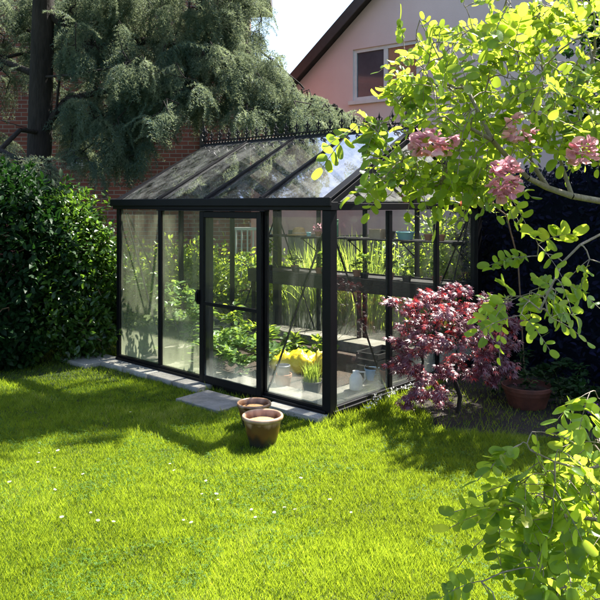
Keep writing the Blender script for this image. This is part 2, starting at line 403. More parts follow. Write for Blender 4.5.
# ------------------------------------------------------------------ SUN, SKY, CAMERA
SUN_EL, SUN_AZ = 57.0, 52.0       # azimuth measured from +Y (away from the camera) towards +X (right)
w = bpy.data.worlds.new('World'); scene.world = w; w.use_nodes = True
nt = w.node_tree
bg = nt.nodes['Background']
sky = nt.nodes.new('ShaderNodeTexSky'); sky.sky_type = 'NISHITA'; sky.sun_disc = False
sky.sun_elevation = math.radians(SUN_EL); sky.sun_rotation = math.radians(SUN_AZ)
sky.air_density = 1.0; sky.dust_density = 2.0; sky.ozone_density = 1.0
nt.links.new(sky.outputs[0], bg.inputs['Color']); bg.inputs['Strength'].default_value = 0.078
sl = bpy.data.lights.new('sun', 'SUN'); sl.energy = 5.0; sl.angle = math.radians(0.53); sl.color = (1.0, 0.95, 0.86)
so = bpy.data.objects.new('sun', sl); COL.objects.link(so)
sd = Vector((math.cos(math.radians(SUN_EL)) * math.sin(math.radians(SUN_AZ)),
             math.cos(math.radians(SUN_EL)) * math.cos(math.radians(SUN_AZ)), math.sin(math.radians(SUN_EL))))
so.rotation_euler = sd.to_track_quat('Z', 'Y').to_euler(); so.location = (6, 6, 12)

cd = bpy.data.cameras.new('camera'); cam = bpy.data.objects.new('camera', cd); COL.objects.link(cam)
cam.location = (0, 0, EYE); cam.rotation_euler = (PI / 2, 0, 0)
cd.sensor_width = 36; cd.lens = F / 600 * 36; cd.shift_y = -95 / 600; cd.clip_end = 500; cd.clip_start = 0.05
scene.camera = cam
scene.view_settings.view_transform = 'Standard'; scene.view_settings.look = 'None'
scene.view_settings.exposure = 2.2; scene.view_settings.gamma = 1
scene.view_settings.use_curve_mapping = False
scene.render.engine = 'CYCLES'
scene.cycles.transparent_max_bounces = 24; scene.cycles.max_bounces = 7; scene.cycles.transmission_bounces = 6
scene.cycles.diffuse_bounces = 3; scene.cycles.use_denoising = True
scene.cycles.caustics_reflective = False; scene.cycles.caustics_refractive = False

# ------------------------------------------------------------------ GROUND
mb = MB(); G = 14
mb.add([(-90,-40,0),(90,-40,0),(90,140,0),(-90,140,0)], [(0,1,2,3)])
tag(mb.build('lawn', M['ground']), kind='structure')

# greenhouse frame of reference
GL, GW = 3.0, 2.52
GO = Vector((-1.995, 7.58, 0)); GA = math.atan2(-0.6667, 0.7455)
cs, sn = math.cos(GA), math.sin(GA)
def gw(s, t, z=0.0): return Vector((GO.x + s*cs - t*sn, GO.y + s*sn + t*cs, z))
def glocal(X, Y):
    dx, dy = X - GO.x, Y - GO.y
    return dx*cs + dy*sn, -dx*sn + dy*cs

def gsheet(name, rect, z, mat, kind='structure'):
    m = MB()
    s0, s1, t0, t1 = rect
    m.box((s0, t0, 0.001), (s1, t1, z))
    o = m.build(name, mat); o.location = GO; o.rotation_euler = (0, 0, GA)
    return tag(o, kind=kind)
gsheet('soil_bed', (-0.6, GL + 0.0, GW + 0.02, GW + 2.6), 0.02, M['soil'])
gsheet('soil_bed', (0.06, GL - 0.06, 0.06, GW - 0.06), 0.012, M['soil'])

def in_shade_patch(X, Y):
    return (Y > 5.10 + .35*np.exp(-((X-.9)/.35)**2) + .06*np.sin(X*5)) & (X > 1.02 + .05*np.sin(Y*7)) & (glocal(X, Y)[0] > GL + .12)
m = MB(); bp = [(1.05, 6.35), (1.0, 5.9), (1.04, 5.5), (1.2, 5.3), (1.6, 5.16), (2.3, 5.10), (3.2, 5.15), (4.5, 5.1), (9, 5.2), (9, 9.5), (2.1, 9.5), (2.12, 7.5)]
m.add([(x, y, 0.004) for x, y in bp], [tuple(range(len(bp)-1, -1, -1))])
tag(m.build('shade_soil_sheet', M['shadesoil']), kind='structure')  # dark sheet added to deepen the shade under maple and hedge

# ------------------------------------------------------------------ PAVING SLABS round the greenhouse
def slab(s0, s1, t0, t1, z=0.045, label='', rot=0.0, mat='slab', group='paving slabs along the greenhouse'):
    m = MB(); w_, d_ = (s1-s0)/2, (t1-t0)/2
    k = 5
    m.box((-w_, -d_, 0.0), (w_, d_, z))
    o = m.build('paving_slab', M[mat], bevel=0.006)
    o.location = gw((s0+s1)/2, (t0+t1)/2, 0.0015); o.rotation_euler = (R.normal(0, .006), R.normal(0, .006), GA + rot)
    return tag(o, label, 'paving slab', group)
slabs = [
 (-0.55, -0.02, -0.42, 0.02, 'pale paving slab between the laurel bush and the greenhouse corner post'),
 (-0.02, 0.38, -0.235, -0.035, 'pale paving slab below the far end of the misted glass wall'),
 (0.40, 0.80, -0.235, -0.035, 'second paving slab from the far corner, under the misted glass wall'),
 (0.82, 1.22, -0.235, -0.035, 'paving slab under the misted pane beside the door'),
 (1.24, 1.60, -0.235, -0.035, 'paving slab ending at the greenhouse door post'),
 (2.42, 3.02, -0.17, -0.035, 'narrow white concrete strip at the foot of the near corner pane'),
]
for i, (a, b, c, d, lb) in enumerate(slabs):
    slab(a, b, c, d, 0.05, lb, rot=R.normal(0, .01), mat='concrete' if i in (0, 1, 2, 5) else 'slab')
slab(1.66, 2.22, -0.52, -0.14, 0.03, 'grey stepping slab set in the lawn before the door, left of the glazed pots', 0.03, group=None)
# inner concrete edging ring
def inner(s0, s1, t0, t1, z, lb):
    m = MB(); m.box((s0, t0, 0.0), (s1, t1, z))
    o = m.build('concrete_edging', M['edging'], bevel=0.008); o.location = (GO.x, GO.y, 0.002); o.rotation_euler = (0, 0, GA)
    tag(o, lb, 'edging', 'concrete edging inside the greenhouse')
inner(0.07, 0.40, 0.40, GW - 0.42, 0.10, 'white concrete edging inside the far gable end')
inner(0.07, GL - 0.07, GW - 0.40, GW - 0.07, 0.12, 'white concrete edging along the back wall under the bench')
inner(0.07, GL - 0.07, 0.07, 0.36, 0.06, 'white concrete edging inside the door wall')
inner(GL - 0.42, GL - 0.07, 0.38, GW - 0.42, 0.06, 'white concrete edging inside the near gable end')

# ------------------------------------------------------------------ GREENHOUSE
gh = thing('greenhouse', 'black framed glass greenhouse with a spiked roof ridge standing on the lawn', 'greenhouse', GO, GA)
ZE, ZR, ZB = 1.78, 2.46, 0.10     # eave, ridge, base rail top
def post(s, t, ws, wt, z0=0.0, z1=1.72, name='post'):
    m = MB(); m.box((s-ws/2, t-wt/2, z0), (s+ws/2, t+wt/2, z1))
    # small fin on each bar gives the profiled look
    return m.build(name, M['frame'], gh, bevel=0.004)
bay = GL / 4
# base rail all round
m = MB()
m.box((0, -0.035, 0.02), (GL, 0.035, ZB)); m.box((0, GW-0.035, 0.02), (GL, GW+0.035, ZB))
m.box((-0.035, 0.037, 0.021), (0.034, GW-0.037, ZB-0.001)); m.box((GL-0.034, 0.037, 0.021), (GL+0.035, GW-0.037, ZB-0.001))
m.box((0, -0.06, 0.05), (GL, -0.037, 0.075)); m.box((GL+0.037, 0.0, 0.05), (GL+0.06, GW, 0.075))
m.build('base_rail', M['frame'], gh, bevel=0.004)
for s, t in ((0, 0), (GL, 0), (0, GW), (GL, GW)):
    wd = 0.088 if (s == GL and t == 0) else (0.055 if t == 0 else 0.09)
    post(s, t, wd, wd, 0.0, 1.705, 'corner_post')
for i in (1, 2, 3):
    post(i*bay, 0.0, 0.05 if i == 1 else 0.075, 0.05, ZB, 1.70)
    post(i*bay, GW, 0.045, 0.045, ZB, 1.70)
g1, g2 = 0.85, 1.68
for s in (0, GL):
    for t in (g1, g2): post(s, t, 0.045, 0.05, ZB, 1.70)
# eave gutters (long sides) with lip
for t, sg in ((0, -1), (GW, 1)):
    m = MB()
    lo, hi = sorted((t - sg*0.04, t + sg*0.055))
    m.box((-0.06, lo, 1.705), (GL+0.06, hi, 1.775))
    lo, hi = sorted((t + sg*0.057, t + sg*0.085))
    m.box((-0.07, lo, 1.74), (GL+0.07, hi, 1.812))
    m.build('gutter', M['frame'], gh, bevel=0.005)
for s, sg in ((0, -1), (GL, 1)):
    m = MB(); m.box((s-0.028, 0.04, 1.706), (s+0.028, GW-0.04, 1.765)); m.build('tie_bar', M['frame'], gh, bevel=0.004)
    m = MB(); m.box((s-0.02, GW/2-0.025, 1.767), (s+0.02, GW/2+0.025, ZR-0.05)); m.build('king_post', M['frame'], gh)
    # knee braces inside the gable triangle
    for d in (-1, 1):
        m = MB(); m.bar((s-0.05*sg, GW/2 + d*0.05, 1.80), (s-0.05*sg, GW/2 + d*0.62, ZR - 0.62*0.54 - 0.05), 0.018, 0.018); m.build('roof_brace', M['frame'], gh)
# roof rafters: thick gable ones and thin glazing bars
slope = Vector((0, GW/2, ZR-ZE)); sl_n = Vector((0, -(ZR-ZE), GW/2)).normalized()
for side in (0, 1):
    for i in range(5):
        s = i * bay; gable = i in (0, 4)
        y0, y1 = (-0.05, GW/2 - 0.02) if side == 0 else (GW + 0.05, GW/2 + 0.02)
        k = (ZR-ZE)/(GW/2)
        a = Vector((s, y0, ZE - 0.05*k + 0.01)); b = Vector((s, y1, ZR - 0.02*k))
        m = MB()
        if gable:
            m.bar(a, b, 0.065, 0.055)
            m.bar(a + Vector((0, 0, 0.034)), b + Vector((0, 0, 0.034)), 0.09, 0.010)
            m.bar(a + Vector((0.05 if s else -0.05, 0, -0.02)), b + Vector((0.05 if s else -0.05, 0, -0.02)), 0.012, 0.05)
        else:
            m.bar(a + Vector((0, 0, 0.0)), b, 0.028, 0.045)
            m.bar(a + Vector((0, 0, 0.050)), b + Vector((0, 0, 0.050)), 0.034, 0.016); m.bar(a + Vector((0, 0, 0.033)), b + Vector((0, 0, 0.033)), 0.014, 0.03)
        m.build('rafter', M['frame'], gh, bevel=0.003)
# ridge beam and cresting
m = MB(); m.box((-0.07, GW/2-0.045, ZR-0.04), (GL+0.07, GW/2+0.045, ZR+0.035)); m.build('ridge_beam', M['frame'], gh, bevel=0.005)
m = MB(); m.box((-0.06, GW/2-0.010, ZR+0.037), (GL+0.06, GW/2+0.010, ZR+0.052)); m.box((-0.06, GW/2-0.010, ZR+0.078), (GL+0.06, GW/2+0.010, ZR+0.088))
x = -0.04
while x < GL + 0.05:
    m.tube([(x, GW/2, ZR+0.045), (x+0.02, GW/2, ZR+0.065), (x, GW/2, ZR+0.082)], 0.006, 5)
    m.tube([(x+0.04, GW/2, ZR+0.045), (x+0.02, GW/2, ZR+0.065), (x+0.04, GW/2, ZR+0.082)], 0.006, 5)
    x += 0.052
crest = m.build('ridge_cresting', M['crest'], gh)
def finial(s, h, name='finial'):
    m = MB(); c = (s, GW/2, ZR + 0.075); k = h / 0.14
    m.lathe([(0.010*k, 0), (0.007*k, .02*k), (0.017*k, .035*k), (0.006*k, .048*k), (0.006*k, .07*k), (0.016*k, .082*k), (0.010*k, .098*k), (0.005*k, .115*k), (0.0005, h)], 8, c)
    for d in (-1, 1):
        pts = [(s + d*0.004*k, GW/2, c[2] + .045*k), (s + d*.028*k, GW/2, c[2] + .055*k), (s + d*.034*k, GW/2, c[2] + .078*k), (s + d*.022*k, GW/2, c[2] + .088*k)]
        m.tube(pts, [0.006*k, 0.007*k, 0.006*k, 0.004*k], 5)
        m.tube([(s + d*0.004*k, GW/2, c[2] + .01*k), (s + d*.03*k, GW/2, c[2] + .008*k), (s + d*.034*k, GW/2, c[2] + .03*k)], [0.005*k, 0.006*k, 0.003*k], 5)
    m.build(name, M['crest'], crest, smooth=True)
nf = 19
for i in range(nf):
    finial(0.08 + i * (GL - 0.16) / (nf - 1), 0.14)
for s in (-0.05, GL + 0.05): finial(s, 0.21, 'end_finial')
# glass
def pane(poly, n, mat, name='glass_pane', parent=None):
    m = MB(); m.sheet(poly, 0.004, n); return m.build(name, M[mat], parent or gh)
ZG0, ZG1 = ZB + 0.002, 1.703
for i in range(4):
    a, b = i*bay + 0.02, (i+1)*bay - 0.02
    if i != 2: pane([(a,0,ZG0),(b,0,ZG0),(b,0,ZG1),(a,0,ZG1)], (0,1,0), 'glass_misty' if i < 2 else 'glass')
    pane([(a,GW,ZG0),(b,GW,ZG0),(b,GW,ZG1),(a,GW,ZG1)], (0,1,0), 'glass_clear')
for s in (0, GL):
    ts = [0.0, g1, g2, GW]
    for a, b in zip(ts, ts[1:]):
        pane([(s,a+.022,ZG0),(s,b-.022,ZG0),(s,b-.022,ZG1),(s,a+.022,ZG1)], (1,0,0), 'glass')
    k = (ZR-ZE)/(GW/2)
    pane([(s, 0.05, 1.768), (s, GW/2-.026, 1.768), (s, GW/2-.026, ZR-0.06)], (1,0,0), 'glass')
    pane([(s, GW/2+.026, 1.768), (s, GW-0.05, 1.768), (s, GW/2+.026, ZR-0.06)], (1,0,0), 'glass')
for i in range(4):
    a, b = i*bay + 0.012, (i+1)*bay - 0.012; e = 0.03
    zl = ZE - 0.04*k + 0.034; zt = ZR - 0.03*k + 0.034
    pane([(a,-0.04,zl),(b,-0.04,zl),(b,GW/2-0.046,zt),(a,GW/2-0.046,zt)], (0,-(ZR-ZE),GW/2), 'glass_roof', 'roof_pane')
    pane([(a,GW+0.04,zl),(b,GW+0.04,zl),(b,GW/2+0.046,zt),(a,GW/2+0.046,zt)], (0,(ZR-ZE),GW/2), 'glass_roof', 'roof_pane')
# wind braces
def brace(a, b):
    m = MB(); m.tube([a, b], 0.009, 6); m.build('wind_brace', M['frame'], gh)
q = 0.055
brace((GL-0.05, q, 1.66), (3*bay+0.03, q, 0.14)); brace((0.03, q, 1.66), (bay-0.02, q, 0.14))
brace((GL-q, 0.06, 1.62), (GL-q, g1-0.02, 0.12)); brace((GL-q, GW-0.06, 1.62), (GL-q, g2+0.02, 0.12))
brace((q, 0.06, 1.66), (q, g1-0.02, 0.14)); brace((q, GW-0.06, 1.66), (q, g2+0.02, 0.14))
brace((0.05, GW-q, 1.66), (bay-0.03, GW-q, 0.14)); brace((GL-0.05, GW-q, 1.66), (3*bay+0.03, GW-q, 0.14))
# door (sliding, on the outside face)
dx0, dx1, dy = 2*bay - 0.055, 3*bay + 0.03, -0.058
door = MB()
st = 0.058
door.box((dx0, dy-.016, 0.06), (dx0+st, dy+.016, 1.69)); door.box((dx1-st, dy-.016, 0.06), (dx1, dy+.016, 1.69))
door.box((dx0+st+.0005, dy-.015, 1.63), (dx1-st-.0005, dy+.015, 1.689)); door.box((dx0+st+.0005, dy-.015, 0.061), (dx1-st-.0005, dy+.015, 0.13))
dr = door.build('door', M['frame'], gh, bevel=0.004)
m = MB(); m.box((dx0+st+.001, dy-.012, 0.795), (dx1-st-.001, dy+.012, 0.825)); m.build('mid_rail', M['frame'], dr)
pane([(dx0+st,dy,0.131),(dx1-st,dy,0.131),(dx1-st,dy,0.793),(dx0+st,dy,0.793)], (0,1,0), 'glass', 'door_glass', dr)
pane([(dx0+st,dy,0.827),(dx1-st,dy,0.827),(dx1-st,dy,1.628),(dx0+st,dy,1.628)], (0,1,0), 'glass', 'door_glass', dr)
m = MB(); m.tube([(dx0-.012, dy-.03, 0.82), (dx0-.012, dy-.045, 0.84), (dx0-.012, dy-.045, 0.90), (dx0-.012, dy-.03, 0.92)], 0.011, 8)
m.box((dx0-.02, dy-.030, 0.80), (dx0+.012, dy-.017, 0.94)); m.build('handle', M['frame'], dr)
m = MB(); m.box((bay+0.05, -0.10, 1.693), (3*bay+0.10, -0.036, 1.7045)); m.build('door_track', M['frame'], gh)

# ------------------------------------------------------------------ INSIDE THE GREENHOUSE
def gthing(name, label, cat, s, t, z=0.0, rz=0.0, group=None):
    return thing(name, label, cat, gw(s, t, z), GA + rz, group)

bench = gthing('staging_bench', 'long dark potting bench running along the back wall of the greenhouse', 'bench', 0, 0, 0)
BT0, BT1, BZ = GW - 0.62, GW - 0.09, 0.90
m = MB(); m.box((0.10, BT0, BZ-0.025), (GL-0.10, BT1, BZ)); m.build('tray_floor', M['wood'], bench)
m = MB()
m.box((0.08, BT0-.022, BZ-0.14), (GL-0.08, BT0-.001, BZ+0.02)); m.box((0.08, BT1+.001, BZ-0.13), (GL-0.08, BT1+.02, BZ+0.02))
m.box((0.08, BT0, BZ-0.13), (0.099, BT1, BZ+0.02)); m.box((GL-0.099, BT0, BZ-0.13), (GL-0.08, BT1, BZ+0.02)); m.build('tray_side', M['wood'], bench, bevel=0.003)
for s in (0.14, 1.5, GL-0.14):
    for t in (BT0+.03, BT1-.03):
        m = MB(); m.box((s-.02, t-.02, 0.12 if t > GW-0.4 else 0.012), (s+.02, t+.02, BZ-0.026)); m.build('leg', M['frame'], bench)
shelf = gthing('wall_shelf', 'thin upper shelf hung above the potting bench along the back wall', 'shelf', 0, 0, 0)
SZ, ST0, ST1 = 1.355, GW-0.36, GW-0.06
m = MB(); m.box((0.10, ST0, SZ-0.018), (GL-0.08, ST1, SZ)); m.build('shelf_board', M['wood'], shelf)
for s in (0.12, bay, 2*bay, 3*bay, GL-0.1):
    m = MB(); m.bar((s, ST1, SZ-0.03), (s, ST0+.01, SZ-0.03), 0.012, 0.02); m.bar((s, ST1+.005, SZ-0.20), (s, ST0+.04, SZ-0.035), 0.010, 0.010); m.build('bracket', M['frame'], shelf)

def pot(parent, r, h, mat, rim=0.02, soil=True, name='pot_body', taper=0.7, soilmat='soil', wall=0.008):
    m = MB()
    m.lathe([(r*taper*.97, 0.0), (r*taper, 0.005), (r*0.94, h-rim), (r*0.945, h-rim+.001), (r, h-rim+.003), (r, h-.003), (r-.003, h), (r-wall, h), (r-wall-.002, h-rim), (r*taper-wall*.5, 0.02), (0.0001, 0.018)], 28)
    o = m.build(name, M[mat] if isinstance(mat, str) else mat, parent, smooth=True)
    e = o.modifiers.new('e', 'EDGE_SPLIT'); e.split_angle = math.radians(35)
    if soil:
        m = MB(); zz = h - rim - 0.01; rr = r*0.94 - wall
        m.lathe([(0.0001, zz + .008), (rr*.6, zz + .004), (rr, zz)], 20); m.build('soil', M[soilmat], parent)
    return o

def leaves(name, centers, dirs, ups, size, mat, parent, tmpl=(LEAF_V, LEAF_F), width=1.0, smooth=False, var=None):
    n = len(centers); sc = R.normal(1, .18, n).clip(.5, 1.5) * size
    s3 = np.stack([sc, sc * width, sc], -1)
    return inst(name, tmpl[0], tmpl[1], centers, frames(dirs, ups), s3, mat, parent, smooth, var)

def leafy_plant(root, h, rad, n, size, mat, stems=6, bottom=0.15, width=1.0, parent_local=True, var=None, name='foliage', up=0.35, stemmat='stem', tmpl=(LEAF_V, LEAF_F)):
    """small plant in root's local space"""
    sk = [((0, 0, 0), -1), ((0, 0, h*bottom + .01), 0)]
    tg = []
    for k in range(stems):
        a = 2*PI*k/stems + R.normal(0, .3); rr = rad * (0.35 + .65*R.random())
        tg.append((rr*math.cos(a), rr*math.sin(a), h*(0.45 + .55*R.random())))
    tg.append((0, 0, h))
    P, par, rd, tips = grow(sk, tg, sag=0.02, jitter=0.015, rtip=0.0022)
    branch_mesh('stem', P, par, rd, M[stemmat], root)
    # leaves along the branches
    idx = R.integers(1, len(P), n); tt = R.random(n)[:, None]
    A = np.array([P[par[i]] for i in idx]); B = P[idx]
    c = A + (B - A) * tt
    c = c + R.normal(0, rad*.12, (n, 3)) * [1, 1, .6]
    c[:, 2] = np.maximum(c[:, 2], 0.01)
    d = R.normal(0, 1, (n, 3)); d[:, 2] = d[:, 2]*.35 + up - .1; d[:, :2] += norm(c[:, :2]) * .8
    u = R.normal(0, .35, (n, 3)) + [0, 0, 1]
    return leaves(name, c, d, u, size, M[mat], root, tmpl, width, var=var)

BLD = (BLADE_V, BLADE_F)
def tuft(root, n, h, spread, wid, mat, name='blades', bend=0.5, basr=0.03, segs=5, stems=None):
    """arching strap leaves"""
    V, Fc = [], []; var = []
    mbv = MB(); vals = []
    for i in range(n):
        a = R.random()*2*PI; lean = abs(R.normal(0, spread)); hh = h*(.55 + .45*R.random()); w_ = wid*(.7 + .6*R.random())
        b = np.array([basr*R.normal(), basr*R.normal(), 0]); dirv = np.array([math.cos(a), math.sin(a), 0]); side = np.array([-dirv[1], dirv[0], 0])
        vs = []
        for k in range(segs+1):
            u = k/segs; out = lean*hh*(u*.5 + bend*u*u*1.2); z = hh*(u - bend*lean*u*u*u*.9)
            p = b + dirv*out + np.array([0, 0, max(z, .005*k)]); ww = w_*(1 - u**2.2)*.5 + .0004
            vs += [p - side*ww, p + side*ww]
        mbv.add(vs, [(2*k, 2*k+1, 2*k+3, 2*k+2) for k in range(segs)]); vals += [R.random()]*segs
    o = mbv.build(name, M[mat], root)
    at_ = o.data.attributes.new('var', 'FLOAT', 'FACE'); at_.data.foreach_set('value', vals[:len(o.data.polygons)])
    return o

# --- on the upper shelf
hat = gthing('straw_hat', 'straw hat lying on the left end of the upper shelf', 'hat', 0.60, GW-0.22, SZ)
m = MB(); m.lathe([(0.16, 0.010), (0.155, 0.004), (0.10, 0.014), (0.085, 0.020), (0.080, 0.07), (0.066, 0.098), (0.03, 0.108), (0.0001, 0.11)], 28, wob=0.03)
m.build('hat_straw', M['straw'], hat, smooth=True)
m = MB(); m.lathe([(0.087, 0.022), (0.089, 0.023), (0.0865, 0.042), (0.084, 0.043)], 28); m.build('hat_band', M['crateply'], hat)
fl = gthing('pink_flower_pot', 'small pot of pink flowers on the upper shelf beside the hat', 'potted plant', 0.93, GW-0.22, SZ)
pot(fl, 0.045, 0.06, 'terracotta', 0.012)
o_ = empty('flower_head'); bpy.data.objects.remove(o_)
def petals(root, c, rad, n, size, mat, name='blossoms'):
    c0 = R.normal(0, 1, (n, 3)); c0 = norm(c0) * (R.random((n, 1))**.4) * rad
    d = norm(c0) + R.normal(0, .4, (n, 3)); u = R.normal(0, 1, (n, 3))
    return leaves(name, c0 * [1, 1, .75] + np.array(c), d, u, size, M[mat], root, width=1.7)
petals(fl, (0, 0, 0.10), 0.07, 60, 0.03, 'pinkpetal')
gb = gthing('green_seed_box', 'green upright box on the upper shelf near the corner post', 'box', 1.18, GW-0.22, SZ)
m = MB(); m.box((-.055, -.03, 0), (.055, .03, .20)); m.build('box_body', M['greenbox'], gb, bevel=0.003)
m = MB(); m.box((-.057, -.032, .201), (.057, .032, .215)); m.build('box_lid', M['greenbox'], gb, bevel=0.003)
cup = gthing('pale_cup', 'pale blue cup on the upper shelf beside the pink flowers', 'cup', 0.84, GW-0.30, SZ)
pot(cup, 0.032, 0.05, 'teal', 0.006, soil=False, name='cup_body', taper=.85)
wb = gthing('wooden_box', 'small pale wooden box on the upper shelf right of the near post', 'box', 1.83, GW-0.20, SZ)
m = MB()
m.box((-.08, -.06, 0), (.08, .06, .012))
for a, b in (((-.08,-.06),(.08,-.05)), ((-.08,.05),(.08,.06)), ((-.08,-.049),(-.07,.049)), ((.07,-.049),(.08,.049))): m.box((*a, .0125), (*b, .11))
m.build('box_body', M['crateply'], wb)
bp_ = gthing('black_plant_pot', 'small black plastic pot on the upper shelf between wooden box and blue bowl', 'pot', 2.02, GW-0.20, SZ)
pot(bp_, 0.055, 0.09, 'blackplastic', 0.015)
bw = gthing('blue_bowl', 'pale blue plastic bowl on the upper shelf beside the black pot', 'bowl', 2.22, GW-0.20, SZ)
pot(bw, 0.11, 0.09, 'teal', 0.012, soil=False, name='bowl_body', taper=.75)
for i, (s, lb) in enumerate(((2.52, 'small terracotta pot on the upper shelf right of the blue bowl'), (2.68, 'terracotta pot at the right end of the upper shelf'))):
    p_ = gthing('small_pot', lb, 'pot', s, GW-0.20, SZ, group='small pots on the upper shelf'); pot(p_, 0.05, 0.07, 'terracotta', 0.015)
# --- on the bench: seedling pots
bl = [(0.35, .10, 'tall leafy seedling', .34), (0.62, .3, 'low seedling', .1), (0.80, .12, 'low seedling', .08), (1.05, .28, 'broad leafy seedling', .17), (1.28, .12, 'broad leafy seedling', .2),
      (1.62, .3, 'low seedling', .1), (1.86, .12, 'bushy seedling', .2), (2.10, .28, 'broad leafy seedling', .18), (2.42, .14, 'low seedling', .12), (2.70, .3, 'bushy seedling', .16)]
ordn = ['first', 'second', 'third', 'fourth', 'fifth', 'sixth', 'seventh', 'eighth', 'ninth', 'last']
for i, (s, dt, kd, h) in enumerate(bl):
    p_ = gthing('seedling_pot', f'{kd} in a small pot on the bench, {ordn[i]} from its far end', 'potted plant', s, BT0 + dt, BZ, group='seedling pots on the potting bench')
    pot(p_, 0.055, 0.075, 'terracotta' if i % 2 else 'blackplastic', 0.015)
    e = empty('seedling'); e.parent = p_; e.location = (0, 0, 0.06)
    leafy_plant(e, h, 0.10, 40 if h < .15 else 80, 0.055, 'shrub', stems=4)
    e.name = 'seedling'
# --- floor items
def sack(loc, rz, sx, sy, sz, label):
    root = thing('yellow_sack', label, 'sack', loc, rz)
    n = 26; V, Fc = [], []
    for side in (1, -1):
        for i in range(n):
            for j in range(n):
                u, v = i/(n-1)*2-1, j/(n-1)*2-1
                e = max(0, 1-u**4) * max(0, 1-v**4)
                z = side * sz*.5 * e**.5 * (1 + .5*noise.noise(Vector((u*2.2, v*2.2, side*3)))) + .22*sz*abs(noise.noise(Vector((u*4, v*5, side+3)))) - .2*sz*abs(noise.noise(Vector((u*8+2, v*7, side)))) + .06*sz*noise.noise(Vector((u*16, v*16, side)))
                if side < 0: z = max(z, -sz*.45)
                V.append((u*sx/2*(1+.06*math.sin(v*5)), v*sy/2*(1+.05*math.sin(u*7)), z + sz*.46))
    for sd_ in range(2):
        b = sd_*n*n
        for i in range(n-1):
            for j in range(n-1):
                f = (b+i*n+j, b+(i+1)*n+j, b+(i+1)*n+j+1, b+i*n+j+1); Fc.append(f if sd_ == 0 else f[::-1])
    m = MB(); m.add(V, Fc); m.build('sack_body', M['yellow'], root, smooth=True)
    m = MB(); m.add([(-sx/2-.05, -.08, .05), (-sx/2+.02, -.06, .1), (-sx/2+.02, .06, .1), (-sx/2-.06, .09, .16), (-sx/2-.05,0,.2)], [(0,1,2,4), (4,2,3)]); m.build('loose_flap', M['yellow'], root)
a = at(295, 372, 7.15); s, t = glocal(a.x, a.y)
sack((a.x, a.y, 0.012), GA + .5, 0.46, 0.32, 0.20, 'crumpled yellow plastic sack lying on the greenhouse floor')
a = at(324, 372, 7.05)
sack((a.x, a.y, 0.012), GA - .9, 0.24, 0.2, 0.22, 'small yellow plastic bag standing behind the near corner post')
# terracotta pots by the front glass
a = at(283, 0, 6.45); tp = thing('terracotta_pot', 'terracotta pot holding a grey pot, behind the glass right of the door', 'pot', (a.x, a.y, 0.012)); pot(tp, 0.085, 0.15, 'terracotta', 0.03)
a2 = thing('grey_pot', 'small grey pot stacked in the terracotta pot behind the glass', 'pot', (a.x, a.y, 0.112)); pot(a2, 0.070, 0.13, 'metal', 0.02)
a = at(312, 0, 6.35); gp = thing('grass_pot', 'pot of long green grassy leaves inside beside the near corner', 'potted plant', (a.x, a.y, 0.012)); pot(gp, 0.10, 0.11, 'blackplastic', 0.02)
e = empty('grass_leaves'); e.parent = gp; e.location = (0, 0, .09); tuft(e, 160, 0.24, 0.35, 0.007, 'reed', basr=.04)
jug = thing('white_jug', 'white plastic jug standing inside the near gable glass', 'jug', (at(356, 0, 6.25).x, 6.25, 0.065), .4)
m = MB(); m.lathe([(0.055, 0), (0.06, .01), (0.062, .10), (0.045, .135), (0.03, .15), (0.032, .17), (0.028, .17), (0.025, .15), (0.0001, .14)], 24); m.build('jug_body', M['white'], jug, smooth=True)
m = MB(); m.tube([(0.035, 0, .155), (.09, 0, .15), (.095, 0, .09), (.058, 0, .05)], .009, 8); m.build('handle', M['white'], jug, smooth=True)
bk = thing('blue_bucket', 'small blue bucket beside the white jug inside the greenhouse', 'bucket', (at(372, 0, 6.6).x, 6.6, 0.065)); pot(bk, 0.075, 0.11, 'blue', 0.012, soil=False, name='bucket_body')
m = MB(); m.tube([(0.074*math.cos(a_), 0.074*math.sin(a_)*.2, .10 + .07*math.sin(a_)) for a_ in np.linspace(0, PI, 9)], .003, 6); m.build('bail_handle', M['metal'], bk)
rp = thing('clay_pot', 'red clay pot behind the gable glass by the red maple', 'pot', (at(386, 0, 6.55).x, 6.55, 0.065)); pot(rp, 0.065, 0.11, 'terracotta', 0.02)
ct = thing('garden_crate', 'dark slatted crate standing inside the near gable end', 'crate', (*gw(2.62, 1.25)[:2], 0.065), GA)
m = MB()
for k in range(4): m.box((-.13, -.22, .01+k*.065), (-.118, .22, .06+k*.065)); m.box((.118, -.22, .01+k*.065), (.13, .22, .06+k*.065)); m.box((-.117, -.22, .01+k*.065), (.117, -.208, .06+k*.065)); m.box((-.117, .208, .01+k*.065), (.117, .22, .06+k*.065))
m.box((-.117, -.207, 0), (.117, .207, .01)); m.build('crate_body', M['wood'], ct)
cn = tag(MB().tube([at(370, 368, 6.75), (at(379, 0, 6.5).x, 6.5, 0.07)], .008, 6).build('garden_cane', M['metal']), 'short metal cane leaning on the crate inside the greenhouse', 'cane')

